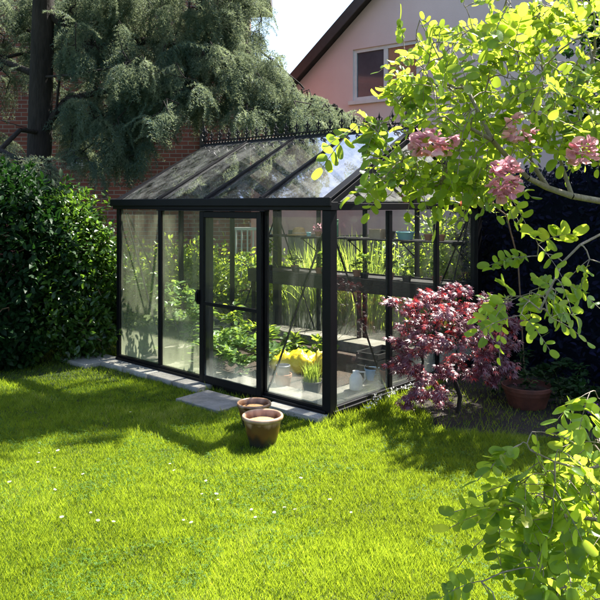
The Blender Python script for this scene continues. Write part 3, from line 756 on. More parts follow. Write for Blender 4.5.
# bed plants seen through the door and the misted panes
for i, (px, Y, h, rd, n, mt, lb) in enumerate([
    (222, 7.15, .42, .30, 420, 'bedleaf', 'broad leafy bed plant seen through the door glass'),
    (243, 6.95, .34, .22, 260, 'bedleaf', 'low leafy bed plant beside the right door post'),
    (232, 7.75, .60, .20, 160, 'shrub', 'taller thin plant behind the leafy bed plants at the door'),
    (150, 7.85, .95, .30, 380, 'bedleaf', 'tall tomato plant behind the far misted pane'),
    (183, 7.55, .80, .28, 380, 'bedleaf', 'tomato plant behind the misted pane beside the door'),
    (132, 8.05, .75, .2, 200, 'shrub', 'thin leafy plant in the far corner behind the glass'),
    (214, 7.35, .30, .22, 260, 'bedleaf', 'low spreading plant at the left edge of the door glass'),
    (258, 7.9, .34, .24, 260, 'shrub', 'low plant behind the right door post'),
    (292, 7.8, .24, .22, 200, 'shrub', 'low green plant behind the yellow sack'),
    (274, 7.2, .22, .16, 160, 'bedleaf', 'small leafy plant left of the yellow sack'),
    (316, 7.5, .26, .18, 160, 'shrub', 'small plant behind the yellow plastic bag'),
    (165, 8.3, 1.15, .26, 330, 'shrub', 'tallest climbing plant behind the misted panes'),
    (196, 7.9, .6, .22, 240, 'bedleaf', 'leafy plant just left of the door behind the misted glass')]):
    r_ = thing('bed_plant', lb, 'plant', ((px-300)/F*Y, Y, 0.012), group='plants growing in the greenhouse bed')
    leafy_plant(r_, h, rd, n, .085, mt, stems=9, up=.5)

# ------------------------------------------------------------------ GLAZED POTS on the lawn
def glazed():
    m, nt, out = newmat('brown_glaze')
    bs = N(nt, 'ShaderNodeBsdfPrincipled', Roughness=0.28)
    tc = N(nt, 'ShaderNodeTexCoord'); sx = N(nt, 'ShaderNodeSeparateXYZ'); L(nt, tc.outputs['Object'], sx.inputs[0])
    no = N(nt, 'ShaderNodeTexNoise', Scale=16, Detail=5); mp = N(nt, 'ShaderNodeMapping'); mp.inputs['Scale'].default_value = (1, 1, .25)
    L(nt, tc.outputs['Object'], mp.inputs[0]); L(nt, mp.outputs[0], no.inputs['Vector'])
    ad = N(nt, 'ShaderNodeMath', operation='MULTIPLY_ADD'); ad.inputs[1].default_value = .14; L(nt, no.outputs['Fac'], ad.inputs[0]); L(nt, sx.outputs['Z'], ad.inputs[2])
    r = ramp(nt, [(0.06, (0.020, 0.022, 0.026)), (0.13, (0.035, 0.022, 0.014)), (0.17, (0.11, 0.045, 0.014)), (0.235, (0.085, 0.032, 0.012)), (0.27, (0.28, 0.16, 0.10)), (0.31, (0.42, 0.28, 0.20))])
    L(nt, ad.outputs[0], r.inputs[0]); L(nt, r.outputs[0], bs.inputs['Base Color']); L(nt, bs.outputs[0], out.inputs[0])
    return m
M['glaze'] = glazed()
def glazed_pot(px, Y, r, h, label):
    root = thing('glazed_pot', label, 'plant pot', ((px-300)/F*Y, Y, 0.0), group='empty glazed pots on the lawn')
    m = MB()
    m.lathe([(r*.58, 0.0), (r*.62, .004), (r*.66, .03), (r*.80, h*.45), (r*.90, h*.80), (r*.885, h*.83), (r*.93, h*.86), (r*1.0, h*.885), (r*1.01, h*.95), (r*.98, h), (r*.91, h*1.0), (r*.87, h*.95), (r*.80, h*.6), (r*.74, h*.42)], 48, wob=.006)
    m.f.pop()
    m.build('pot_body', M['glaze'], root, smooth=True)
    m = MB(); m.lathe([(0.0001, h*.80), (r*.4, h*.79), (r*.83, h*.77)], 30, wob=.01); m.build('dry_soil', simple('dry_soil', (.42, .24, .11), (.26, .14, .06), 25, .9, .6, 70), root)
    return root
glazed_pot(262.6, 4.98, .150, .225, 'larger brown glazed pot standing in front on the lawn')
glazed_pot(254.0, 5.38, .135, .20, 'smaller brown glazed pot half hidden behind the larger one')

# ------------------------------------------------------------------ HOUSES
def frame_dir(ax, ay, dx, dy): return math.atan2(dy, dx)
# brick house, front wall faces the camera
bh = thing('brick_house', 'red brick house behind the cedar, left of the greenhouse roof', 'house', (-0.95, 13.0, 0))
m = MB(); W_, H_ = 11.0, 6.4
wx0, wx1, wz0, wz1 = -3.43, -3.01, 2.50, 3.12
for a, b in (((-W_, 0, 0), (wx0, .3, H_)), ((wx1, 0, 0), (0, .3, H_)), ((wx0, 0.0, 0), (wx1, .3, wz0)), ((wx0, 0.0, wz1), (wx1, .3, H_))): m.box(a, b)
m.build('wall', M['brick'], bh)
m = MB(); m.box((-W_, .301, 0), (-.3, 3, H_)); m.build('wall', M['brick'], bh)
m = MB()
m.add([(-W_-.3, -.35, H_-.15), (.3, -.35, H_-.15), (.3, 1.6, H_+1.4), (-W_-.3, 1.6, H_+1.4), (.3, 3.4, H_-.15), (-W_-.3, 3.4, H_-.15)], [(0,1,2,3), (3,2,4,5), (1,4,2), (0,3,5)])
rf = m.build('roof', M['rooftile'], bh)
m = MB(); m.box((-4, 1.1, H_+.9), (-3.2, 1.9, H_+2.4)); m.build('chimney', M['brick'], rf)
wn = MB(); wn.box((wx0, .06, wz0), (wx0+.05, .12, wz1)); wn.box((wx1-.05, .06, wz0), (wx1, .12, wz1)); wn.box((wx0+.051, .06, wz0), (wx1-.051, .12, wz0+.05)); wn.box((wx0+.051, .06, wz1-.05), (wx1-.051, .12, wz1))
wn = wn.build('window', M['white'], bh); m = MB(); m.box((wx0+.05, .085, wz0+.05), (wx1-.05, .095, wz1-.05)); m.build('pane', M['skypane'], wn)
m = MB(); m.box((wx0-.06, -.04, wz0-.07), (wx1+.06, .0, wz0-.01)); m.build('sill', M['concrete'], wn)
m = MB(); m.box((-.95, -.06, 0), (-.86, -.001, H_-.2)); m.build('downpipe', M['fascia'], bh)
# pink gabled house; local x along the gable wall (right = nearer)
ph = thing('pink_house', 'pink rendered gable house behind the greenhouse with a white framed window', 'house', (1.14, 15.0, 0), math.atan2(-0.6, 0.8))
ck, sk_ = 0.8, -0.6
gx0, gx1 = -3.1, 7.7; ze = 3.27; xa = (gx0+gx1)/2; k_ = 0.80; za = ze + (xa-gx0)*k_
wx0, wx1, wz0, wz1 = 0.02, 1.62, 4.03, 5.15
def gz(x): return za - abs(x-xa)*k_
m = MB()
def wallpoly(pts):
    V = [(x, 0, z) for x, z in pts] + [(x, .3, z) for x, z in pts]; n = len(pts)
    m.add(V, [tuple(range(n)), tuple(range(2*n-1, n-1, -1))] + [(i, n+i, n+(i+1)%n, (i+1)%n) for i in range(n)])
wallpoly([(gx0, 0), (wx0, 0), (wx0, gz(wx0)), (gx0, ze)])
wallpoly([(wx0, 0), (wx1, 0), (wx1, wz0), (wx0, wz0)]); wallpoly([(wx0, wz1), (wx1, wz1), (wx1, gz(wx1)), (wx0, gz(wx0))])
wallpoly([(wx1, 0), (gx1, 0), (gx1, ze), (xa, za), (wx1, gz(wx1))])
m.build('wall', M['render'], ph)
m = MB(); m.box((gx0, .31, 0), (gx0+.3, 9, ze)); m.box((gx1-.3, .31, 0), (gx1, 9, ze)); m.build('wall', M['render'], ph)
m = MB()
for sg, xe in ((-1, gx0-.35), (1, gx1+.35)):
    zz = za - abs(xe-xa)*k_
    m.add([(xe, -.35, zz+.02), (xa, -.35, za+.02), (xa, 9, za+.02), (xe, 9, zz+.02), (xe, -.35, zz+.14), (xa, -.35, za+.16), (xa, 9, za+.16), (xe, 9, zz+.14)],
          [(0,1,2,3), (7,6,5,4), (0,4,5,1), (3,2,6,7), (0,3,7,4), (1,5,6,2)])
m.build('roof', M['rooftile'], ph)
m = MB(); 
for sg, xe in ((-1, gx0-.35), (1, gx1+.35)):
    zz = za - abs(xe-xa)*k_
    m.bar((xe, -.365, zz-.02), (xa, -.365, za-.02), .03, .20)
m.build('bargeboard', M['fascia'], ph)
m = MB(); m.tube([(gx0-.06, -.06, .02), (gx0-.06, -.06, ze-.15)], .045, 8); m.build('downpipe', M['fascia'], ph)
fr = MB(); fw = .075; xm = (wx0+wx1)/2
fr.box((wx0, .04, wz0), (wx0+fw, .12, wz1)); fr.box((wx1-fw, .04, wz0), (wx1, .12, wz1)); fr.box((wx0+fw+.001, .04, wz0), (wx1-fw-.001, .12, wz0+fw)); fr.box((wx0+fw+.001, .04, wz1-fw), (wx1-fw-.001, .12, wz1))
fr.box((xm-.05, .045, wz0+fw+.001), (xm+.05, .115, wz1-fw-.001))
wn = fr.build('window', M['white'], ph)
m = MB(); m.box((wx0+fw, .07, wz0+fw), (xm-.05, .08, wz1-fw)); m.build('pane', M['wglass'], wn)
m = MB(); m.box((xm+.05, .07, wz0+fw), (wx1-fw, .08, wz1-fw)); m.build('pane', M['curtain'], wn)
m = MB(); m.box((wx0-.08, -.07, wz0-.09), (wx1+.08, -.0, wz0-.01)); m.build('sill', M['white'], wn)

# white railing in front of the brick wall
rl = thing('white_railing', 'white vertical bar railing in front of the brick house wall', 'railing', (at(234, 0, 11.6).x, 11.6, 0))
m = MB(); m.box((0, -.02, 1.32), (.75, .02, 1.37)); m.box((0, -.02, .25), (.75, .02, .29)); m.build('rail', M['white'], rl)
for i in range(8):
    m = MB(); m.box((.02+i*.098, -.012, .0), (.045+i*.098, .012, 1.319)) if i in (0, 7) else m.box((.02+i*.098, -.012, .291), (.045+i*.098, .012, 1.319)); m.build('bar', M['white'], rl)
# low grey fence in front of the pink house
fe = thing('grey_board_fence', 'low grey board fence behind the greenhouse below the pink wall', 'fence', (-0.2, 11.4, 0), math.radians(-12))
for i in range(26):
    pass
m = MB()
for i in range(36): m.box((i*.12, 0, .05), (i*.12+.112, .02, 1.26 + .01*math.sin(i*7))) 
m.build('board_panel', M['fencewood'], fe)
for i in range(4): m = MB(); m.box((i*1.4, .021, 0), (i*1.4+.09, .10, 1.33)); m.build('post', M['fencewood'], fe)
m = MB(); m.box((0.0, .103, .3), (4.3, .14, .37)); m.box((0, .103, 1.0), (4.3, .14, 1.07)); m.build('rail', M['fencewood'], fe)

# ------------------------------------------------------------------ SHRUBS
def blob_bush(name, label, blobs, n, size, mat, cat='shrub', group=None, base=None, rough=.22, inner_=.55, width=1.0, twigmat='twig', tmpl=(LEAF_V, LEAF_F), updown=.4, varf=None):
    """blobs: (cx, cy, cz, rx, ry, rz) world"""
    B = np.array(blobs, float); c0 = base or (B[:, 0].mean(), B[:, 1].mean())
    root = thing(name, label, cat, (c0[0], c0[1], 0), group=group)
    wgt = (B[:, 3]*B[:, 4]*B[:, 5])**(2/3); wgt /= wgt.sum()
    pts, out = [], []
    while sum(len(p) for p in pts) < n:
        k = R.choice(len(B), n, p=wgt); d = norm(R.normal(0, 1, (n, 3)))
        rr = inner_ + (1-inner_) * R.random(n)**.5
        q = np.array([noise.noise(Vector((x*2.6 + kk*5, y*2.6, z*2.6))) for (x, y, z), kk in zip(d, k)])
        q2 = np.array([noise.noise(Vector((x*7 + kk*5, y*7, z*7))) for (x, y, z), kk in zip(d, k)])
        rr = rr * (1 + rough*q*1.6 + rough*.6*q2)
        p = B[k, :3] + d*B[k, 3:]*rr[:, None]
        keep = np.ones(n, bool)
        for j in range(len(B)):
            e = np.linalg.norm((p - B[j, :3]) / B[j, 3:], axis=1); keep &= ~((e < inner_*.9) & (k != j))
        keep &= p[:, 2] > .04
        pts.append(p[keep]); out.append(d[keep])
    p = np.concatenate(pts)[:n]; o = np.concatenate(out)[:n]
    d = o*.55 + R.normal(0, .6, (n, 3)) + [0, 0, .1]; u = o*.5 + R.normal(0, updown, (n, 3)) + [0, 0, .8]
    p = p - np.array([c0[0], c0[1], 0])
    var = None
    if varf is not None: var = varf(p, n)
    leaves('foliage', p, d, u, size, M[mat], root, tmpl, width, var=var)
    tg = [tuple(B[R.integers(len(B))][:3]*1.0 + R.normal(0, .5, 3)*B[0, 3:]*.6 - np.array([c0[0], c0[1], 0])) for _ in range(26)]
    tg = [(a, b, max(.2, c)) for a, b, c in tg]
    P, par, rd, tips = grow([((0, 0, 0), -1), ((0, 0, .12), 0)], tg, sag=.08, jitter=.05, rtip=.006, power=.45)
    branch_mesh('stem', P, par, rd, M[twigmat], root)
    return root

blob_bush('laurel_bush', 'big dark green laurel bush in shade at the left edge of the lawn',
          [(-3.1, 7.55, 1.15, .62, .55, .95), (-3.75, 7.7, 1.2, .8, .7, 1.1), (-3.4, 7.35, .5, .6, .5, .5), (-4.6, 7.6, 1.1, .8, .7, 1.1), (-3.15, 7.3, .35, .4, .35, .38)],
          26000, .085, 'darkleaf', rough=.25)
blob_bush('glossy_bush', 'sunlit glossy leaved bush between the dark laurel and the greenhouse corner',
          [(-2.55, 7.9, 1.15, .42, .45, .72), (-2.35, 8.1, .7, .38, .4, .62), (-2.85, 8.0, 1.35, .38, .4, .5), (-2.45, 7.7, .40, .34, .3, .40), (-2.75, 7.6, .65, .36, .36, .6)],
          13500, .072, 'laurel', rough=.38, inner_=.45)
# shrubs behind the greenhouse
blob_bush('green_shrub', 'green shrub outside the far gable end of the greenhouse',
          [(-1.75, 9.9, .6, .5, .5, .6), (-1.45, 10.2, .62, .4, .5, .62), (-2.5, 9.6, .6, .5, .4, .6)], 5200, .08, 'shrub', rough=.35, inner_=.3)
blob_bush('garden_shrub', 'bright leafy shrub below the white railing behind the greenhouse',
          [(-.75, 10.4, .50, .42, .4, .50), (-.25, 10.3, .5, .36, .4, .46), (-1.2, 10.5, .45, .3, .3, .45)], 3400, .075, 'shrub', rough=.35, inner_=.3)
blob_bush('backlit_shrub', 'sunlit yellow green shrub behind the right end of the greenhouse',
          [(1.75, 9.3, .8, .45, .5, .85), (2.15, 9.5, 1.0, .4, .4, .75), (1.25, 9.9, .6, .4, .4, .6)], 4200, .07, 'shrub', rough=.4, inner_=.25)
# reeds
for i, (X, Y, n, h) in enumerate(((.35, 9.75, 420, 1.45), (.85, 9.55, 420, 1.5), (.05, 9.95, 260, 1.2))):
    r_ = thing('reed_clump', ['tall sunlit reed clump behind the middle of the bench wall', 'tall sunlit reed clump behind the right half of the bench', 'shorter reed clump behind the left end of the bench'][i], 'ornamental grass', (X, Y, 0.02), group='reed clumps behind the greenhouse')
    tuft(r_, n, h, .30, .016, 'reed', basr=.16, bend=.6, segs=7)

# right hand hedge: solid leafy mass
def hedge(name, label, poly, h, n, size, mat, step=.0):
    cx, cy = sum(p[0] for p in poly)/len(poly), sum(p[1] for p in poly)/len(poly)
    root = thing(name, label, 'hedge', (cx, cy, 0))
    P = np.array(poly) - [cx, cy]; k = len(P)
    # solid core, added to block light through the hedge
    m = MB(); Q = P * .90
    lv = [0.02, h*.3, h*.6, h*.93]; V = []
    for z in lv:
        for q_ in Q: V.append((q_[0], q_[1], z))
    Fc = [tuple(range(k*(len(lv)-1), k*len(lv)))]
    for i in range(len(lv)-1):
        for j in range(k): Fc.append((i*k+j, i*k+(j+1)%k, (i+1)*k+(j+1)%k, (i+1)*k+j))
    m.add(V, Fc); o = m.build('light_block_core', M['hedge'], root)
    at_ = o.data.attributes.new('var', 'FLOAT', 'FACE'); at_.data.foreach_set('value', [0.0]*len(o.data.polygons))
    seg = np.linalg.norm(np.roll(P, -1, 0) - P, axis=1); wgt = seg/seg.sum()
    j = R.choice(k, n, p=wgt); u = R.random(n)[:, None]
    a, b = P[j], np.roll(P, -1, 0)[j]; e = norm(b - a); nn = np.stack([e[:, 1], -e[:, 0]], -1)
    if ((P[0]*nn[0]).sum() if False else 0): pass
    mid = (a+b)/2; sgn = np.sign((mid*nn).sum(1))[:, None]; nn = nn*sgn
    xy = a + (b-a)*u; z = R.random(n)*h
    off = np.array([noise.noise(Vector((x*1.7, y*1.7, zz*1.7)))*.22 + noise.noise(Vector((x*6, y*6, zz*6)))*.07 for (x, y), zz in zip(xy, z)])
    depth = -.14*R.random(n)
    p1 = np.column_stack([xy + nn*(off+depth)[:, None], z]); d1 = np.column_stack([nn, np.full(n, .1)])
    # top
    nt_ = n//3; lo, hi = P.min(0), P.max(0); tp_ = lo + (hi-lo)*R.random((nt_*3, 2))
    def inside(q):
        c = np.zeros(len(q), bool); x, y = q[:, 0], q[:, 1]
        for i in range(k):
            x1, y1 = P[i]; x2, y2 = P[(i+1)%k]
            if y1 == y2: continue
            c ^= ((y1 > y) != (y2 > y)) & (x < (x2-x1)*(y-y1)/(y2-y1) + x1)
        return c
    tp_ = tp_[inside(tp_)][:nt_]
    zt = np.array([h + noise.noise(Vector((x*1.3, y*1.3, 3)))*.28 + noise.noise(Vector((x*5, y*5, 9)))*.12 for x, y in tp_]) + R.normal(0, .03, len(tp_)) - .05
    p2 = np.column_stack([tp_, zt]); d2 = np.tile([0, 0, 1.0], (len(tp_), 1))
    p, d = np.concatenate([p1, p2]), np.concatenate([d1, d2]); n = len(p)
    leaves('foliage', p, d*.5 + R.normal(0, .6, (n, 3)), d*.6 + R.normal(0, .5, (n, 3)), size, M[mat], root)
    return root
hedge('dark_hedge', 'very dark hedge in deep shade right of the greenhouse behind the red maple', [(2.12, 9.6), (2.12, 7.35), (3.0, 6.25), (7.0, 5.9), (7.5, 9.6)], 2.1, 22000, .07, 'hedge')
blob_bush('unseen_shade_tree', 'unseen leafy tree added beyond the right edge to shade the ground under the maple', [(3.65, 6.35, 3.7, .9, .42, .45), (4.4, 6.9, 3.9, .9, .8, .7), (4.9, 7.4, 4.3, 1.1, 1.0, .9), (5.3, 6.4, 3.6, 1.0, .9, .9), (3.95, 7.4, 3.3, .6, .7, .45), (3.4, 6.9, 3.45, .5, .4, .35), (3.0, 6.15, 3.6, .5, .3, .3)],
          26000, .09, 'darkleaf', cat='tree', rough=.3, inner_=.2, base=(4.9, 7.1))  # unseen tree, placed and shaped to cast shade under the maple
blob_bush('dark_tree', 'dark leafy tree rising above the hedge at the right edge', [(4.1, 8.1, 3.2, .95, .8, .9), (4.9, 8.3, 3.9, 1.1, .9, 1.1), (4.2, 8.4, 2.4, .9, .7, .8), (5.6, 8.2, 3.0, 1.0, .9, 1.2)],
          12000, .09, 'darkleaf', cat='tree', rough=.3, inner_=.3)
# background trees beyond the houses (close the horizon when the camera moves)
blob_bush('garden_tree', 'dark green tree standing far right beyond the hedge', [(9, 13, 3, 2.2, 1.6, 2.4), (11.5, 13, 2.6, 2, 1.6, 2.2), (7.6, 12, 2, 1.5, 1.2, 1.9)], 7000, .16, 'darkleaf', cat='tree', rough=.3, inner_=.3)

# ------------------------------------------------------------------ RED MAPLE in front of the gable
mpl = thing('red_maple', 'dark red Japanese maple in front of the greenhouse gable end', 'maple', (at(458, 0, 5.75).x, 5.75, 0))
tg = []
X0, Y0 = at(458, 0, 5.75).x, 5.75
mapts = [(398,303,.0),(410,312,.1),(420,300,-.1),(432,297,.1),(445,292,0),(455,293,.1),(468,298,-.1),(482,303,.1),(498,308,.15),(508,318,0),(512,330,-.1),(505,345,.1),(408,330,.2),(400,340,.1),
         (412,350,-.1),(395,363,0),(403,368,.1),(412,372,-.1),(425,383,-.15),(420,396,-.2),(410,400,-.2),(432,392,-.3),(445,398,-.3),(500,358,.0),(508,370,-.2),(498,378,-.1),(440,320,-.3),(455,318,-.35),(470,325,-.35),(485,332,-.3),
         (430,335,-.3),(445,345,-.4),(462,350,-.4),(478,352,-.35),(492,345,-.25),(428,355,-.2),(450,370,-.35),(470,375,-.3),(485,368,-.3),(425,318,.0),(440,308,.2),(470,312,.3),(490,322,.3),(450,335,.3),(470,340,.35),(430,345,.3),(460,365,.3),(490,356,.3)]
for px, py, dy in mapts:
    for k in range(4):
        Y = Y0 + dy + R.normal(0, .05); q_ = at(px + R.normal(0, 5), py + R.normal(0, 5), Y); tg.append((q_.x - X0, q_.y - Y0, max(.12, q_.z)))
P, par, rd, tips = grow([((0, 0, 0), -1), ((.02, 0, .14), 0), ((-.03, 0, .28), 1), ((.0, .02, .45), 2), ((-.14, -.03, .42), 2), ((.14, -.02, .40), 2), ((-.02, .0, .62), 3)], tg, sag=.03, jitter=.02, rtip=.0016, power=.48)
branch_mesh('trunk', P, par, rd, M['bark'], mpl)
C, D = [], []
for t_ in tips:
    a, b = P[par[t_]], P[t_]
    for k in range(15):
        u = R.random()*1.1; c = a + (b-a)*u + R.normal(0, .024, 3)*[1.3, 1.3, .6]; C.append(c)
        dd = (b - [0, 0, .35]); dd = dd/np.linalg.norm(dd); D.append(dd*[.9, .9, .2] + R.normal(0, .55, 3) + [0, 0, -.15])
C, D = np.array(C), np.array(D); n = len(C)
mt = maple_template()
leaves('foliage', C, D, R.normal(0, .25, (n, 3)) + [.15, -.45, .9], .045, M['maple'], mpl, mt)
# terracotta bowl beside the maple
a = at(527, 0, 5.95)
bo = thing('terracotta_bowl', 'wide terracotta bowl with a small plant in shade beside the maple', 'plant pot', (a.x, a.y, 0)); pot(bo, .215, .19, 'shadeclay', .035, taper=.72)
e = empty('bowl_plant'); e.parent = bo; e.location = (0, 0, .14); leafy_plant(e, .14, .16, 90, .05, 'darkleaf', stems=7)
# undergrowth in the shade under the hedge
for i, (px, Y, h, rd_, lb) in enumerate(((560, 6.0, .35, .25, 'low dark plant right of the terracotta bowl'), (500, 6.35, .45, .25, 'low dark plant between the maple and the bowl'), (585, 5.6, .28, .22, 'low plant at the right edge under the hedge'))):
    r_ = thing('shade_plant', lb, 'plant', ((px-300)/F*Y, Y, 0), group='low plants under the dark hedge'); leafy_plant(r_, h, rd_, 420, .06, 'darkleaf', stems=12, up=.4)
a = at(592, 408, 5.0)
pv = thing('purple_flower', 'small purple flowering plant at the right edge below the hedge', 'flower', (a.x, a.y, 0)); leafy_plant(pv, .26, .12, 120, .04, 'darkleaf', stems=6)
petals(pv, (0, 0, .27), .05, 30, .025, 'purplepetal')
# white flowers along the gable base
for i in range(7):
    c = gw(GL + .13 + R.normal(0, .02), .28 + i*.13)
    r_ = thing('white_edging_flower', 'tiny white flower clump at the foot of the near gable glass', 'flower', (c.x, c.y, 0), group='white flowers along the gable base')
    tuft(r_, 16, .10, .5, .006, 'grass', basr=.015); petals(r_, (0, 0, .095), .032, 14, .016, 'whitepetal')
# orange trumpet flowers
a = at(469, 199, 6.6)
tv_ = thing('orange_flower_climber', 'orange red flowers above the right end of the greenhouse gable', 'climber', (2.30, 7.0, 0))
P, par, rd, tips = grow([((0, 0, 0), -1), ((-.05, -.05, .6), 0), ((-.1, -.1, 1.2), 1), ((-.25, -.2, 1.65), 2)], [(a.x-2.30+dx_, a.y-7.0, a.z+dz) for dx_, dz in ((0, 0), (.05, .05), (-.08, -.02), (.2, -.05), (.45, .3), (.3, .1))], rtip=.004)
branch_mesh('stem', P, par, rd, M['twig'], tv_)
idx = R.integers(3, len(P), 90); leaves('foliage', P[idx] + R.normal(0, .05, (90, 3)), R.normal(0, 1, (90, 3)), R.normal(0, .4, (90, 3)) + [0, 0, 1], .06, M['shrub'], tv_)
for dx_, dz in ((0, 0), (.05, .05), (-.08, -.02), (.45, .3)): petals(tv_, (a.x-2.30+dx_, a.y-7.0-.02, a.z+dz), .035, 26, .035, 'redpetal')

# ------------------------------------------------------------------ CEDAR
TX, TY = -3.75, 9.9
ced = thing('cedar_tree', 'large blue green cedar with drooping boughs behind the bush and greenhouse', 'tree', (TX, TY, 0))
def cl(p): return (p[0]-TX, p[1]-TY, p[2])
m = MB()
m.tube([(0, 0, -.05), (.02, 0, .9), (-.03, 0, 2.2), (0, 0, 3.4), (.05, 0, 5), (.1, 0, 7), (.15, .1, 9.5)], [.26, .20, .175, .165, .15, .11, .03], 14)
m.build('trunk', M['bark'], ced, smooth=True)
skel = [((0, 0, 1.8), -1), ((0, 0, 2.8), 0), ((0.02, 0, 3.6), 1), ((.05, 0, 4.6), 2), ((.06, 0, 5.6), 3), ((.1, 0, 6.6), 4), ((.12, 0, 7.6), 5), ((.15, .1, 9.0), 6)]
def bough(pts, start):
    q_ = start
    for p in pts: skel.append((p, q_)); q_ = len(skel)-1
def wp(px, py, Y):
    v = at(px, py, Y); return (v.x-TX, v.y-TY, v.z)
bough([wp(56, 112, 9.8), wp(60, 74, 9.7), wp(64, 20, 9.6)], 1)                    # second leader
bough([wp(66, 100, 9.8), wp(100, 92, 9.7), wp(140, 88, 9.6), wp(190, 84, 9.7)], 1)
bough([wp(90, 50, 9.8), wp(150, 40, 9.9), wp(215, 55, 10.0), wp(270, 84, 10.1), wp(318, 108, 10.2), wp(345, 122, 10.2)], 3)
bough([wp(80, 20, 10.2), wp(150, 10, 10.4), wp(210, 20, 10.6), wp(262, 52, 10.8), wp(300, 84, 10.9)], 3)
bough([wp(70, 75, 9.2), wp(130, 65, 9.0), wp(185, 78, 8.9)], 2)
bough([wp(20, 130, 9.3), wp(0, 150, 8.9), wp(30, 165, 8.4), wp(50, 175, 8.1)], 1)
bough([wp(0, 120, 9.9), wp(-60, 110, 9.9), wp(-130, 120, 9.8)], 1)
bough([wp(0, 60, 10.2), wp(-60, 40, 10.2), wp(-140, 30, 10.2)], 2)
bough([(1.2, -1.2, 5.6), (2.2, -1.9, 5.9), (3.4, -2.2, 6.1), (4.6, -2.4, 6.0)], 4)      # high boughs over the lawn side
bough([(1.5, -1.2, 5.8), (3.2, -1.6, 6.15), (4.6, -1.8, 6.1), (5.8, -1.8, 6.0)], 4)
bough([(.8, -1.0, 6.6), (1.9, -1.6, 7.0), (3.0, -1.6, 7.1)], 5)
bough([(-.6, -1.2, 5.8), (-.8, -2.4, 6.0), (-.4, -3.4, 5.9)], 4)
bough([(-1.5, -.2, 6.2), (-3.0, -.3, 6.3)], 5)
bough([(1.4, .6, 6.5), (3.0, .8, 6.7), (4.2, .6, 6.4)], 5)
sk_arr = np.array([p for p, _ in skel])
targets = []
def curtain(n, poly_top, poly_bot, x0, x1, Y0_, Ysp):
    """targets in front-view bands: top(x), bot(x) are pixel heights"""
    for _ in range(n):
        px = x0 + (x1-x0)*R.random(); t_ = np.interp(px, *zip(*poly_top)); b_ = np.interp(px, *zip(*poly_bot))
        py = t_ + (b_-t_)*R.random()**.85; Y = Y0_ + Ysp*R.normal()
        targets.append(wp(px, py, Y))
curtain(380, [(40, -40), (150, -50), (200, -10), (250, 45), (300, 88), (350, 120)], [(60, 150), (115, 170), (150, 125), (200, 112), (250, 118), (300, 120), (352, 128)], 112, 352, 10.0, .5)
curtain(70, [(-80, -40), (125, -40)], [(-80, 150), (0, 150), (125, 150)], -80, 125, 11.3, .4)
curtain(60, [(200, -60), (265, -20)], [(200, 40), (268, 50)], 205, 266, 10.3, .4)
curtain(70, [(62, -30), (130, -30)], [(62, 60), (120, 80)], 62, 130, 9.9, .5)
curtain(34, [(52, 80), (118, 80)], [(52, 150), (118, 165)], 52, 118, 10.4, .4)
curtain(34, [(66, 95), (200, 100)], [(66, 160), (115, 178), (200, 120)], 66, 150, 9.6, .35)
curtain(110, [(-80, -40), (60, -40)], [(-80, 110), (0, 105), (60, 60)], -100, 60, 10.9, .4)
curtain(60, [(-60, 150), (60, 165)], [(-60, 185), (62, 190)], -60, 55, 8.4, .25)
def cloud(n, c, r):
    for _ in range(n):
        v = norm(R.normal(0, 1, 3)) * R.random()**.4; targets.append(tuple(np.array(c) + v*np.array(r)))
for c, r, n_ in (((3.4, -2.1, 5.9), (1.9, .9, .35), 190), ((2.2, -1.6, 7.0), (1.4, .9, .35), 70), ((-.5, -2.3, 5.8), (.9, 1.4, .35), 60), ((1.4, -1.9, 5.9), (1.2, .8, .3), 70), ((5.0, -1.75, 6.0), (1.3, .8, .3), 95), ((-2.2, -.3, 6.2), (1.2, .7, .4), 30),
                 ((3.2, .7, 6.5), (1.5, .7, .35), 8), ((.2, .0, 8.2), (1.0, 1.0, .9), 60)): cloud(n_, c, r)
P, par, rd, tips = grow(skel, targets, sag=.10, jitter=.06, rtip=.006, power=.40, rmax=.075)
branch_mesh('branches', P, par, rd, M['bark'], ced, n=6)
# spray template: hanging twig with side twigs and needle tufts
def spray_template(seed):
    rr = np.random.default_rng(seed); V, Fc = [], []
    def tri(a, b, c):
        k = len(V); V.extend([tuple(a), tuple(b), tuple(c)]); Fc.append((k, k+1, k+2))
    def tuft_(p, d):
        for _ in range(5):
            v = norm(d*.5 + rr.normal(0, .7, 3)); s_ = norm(np.cross(v, rr.normal(0, 1, 3)))*.0042; ln = .030 + .016*rr.random()
            tri(p - s_, p + s_, p + v*ln)
    main = np.array([0., 0, 0]); d = norm(np.array([1.0, 0, -.1]))
    for k in range(15):
        d = norm(d + [0, 0, -.10] + rr.normal(0, .05, 3)); nxt = main + d*.034
        s_ = norm(np.cross(d, [0, 1, 0.2]))*.0025; kk = len(V); V.extend([tuple(main - s_), tuple(main + s_), tuple(nxt + s_), tuple(nxt - s_)]); Fc.append((kk, kk+1, kk+2, kk+3))
        main = nxt; tuft_(main, d)
        if k % 2 == 0 and k < 13:
            for sg in (-1, 1):
                q_ = main.copy(); e_ = norm(d*.6 + [0, sg*.9, -.1] + rr.normal(0, .12, 3))
                for j in range(int(5 - k*.22)):
                    e_ = norm(e_ + [0, 0, -.12]); q_ = q_ + e_*.032; tuft_(q_, e_)
    return V, Fc
sp = [spray_template(s_) for s_ in (1, 2, 3)]
C, D = [], []
for t_ in tips:
    a, b = P[par[t_]], P[t_]
    for k in range(6):
        u = R.random(); C.append(a + (b-a)*(u*.9+.2)); v = norm(b - a + 1e-6); D.append(v*[.9, .9, .3] + R.normal(0, .55, 3)*[1, 1, .5] + [.15, -.15, -.10])
bi = [i for i, q_ in enumerate(par) if q_ >= 0 and i > len(skel) and rd[i] < .03]
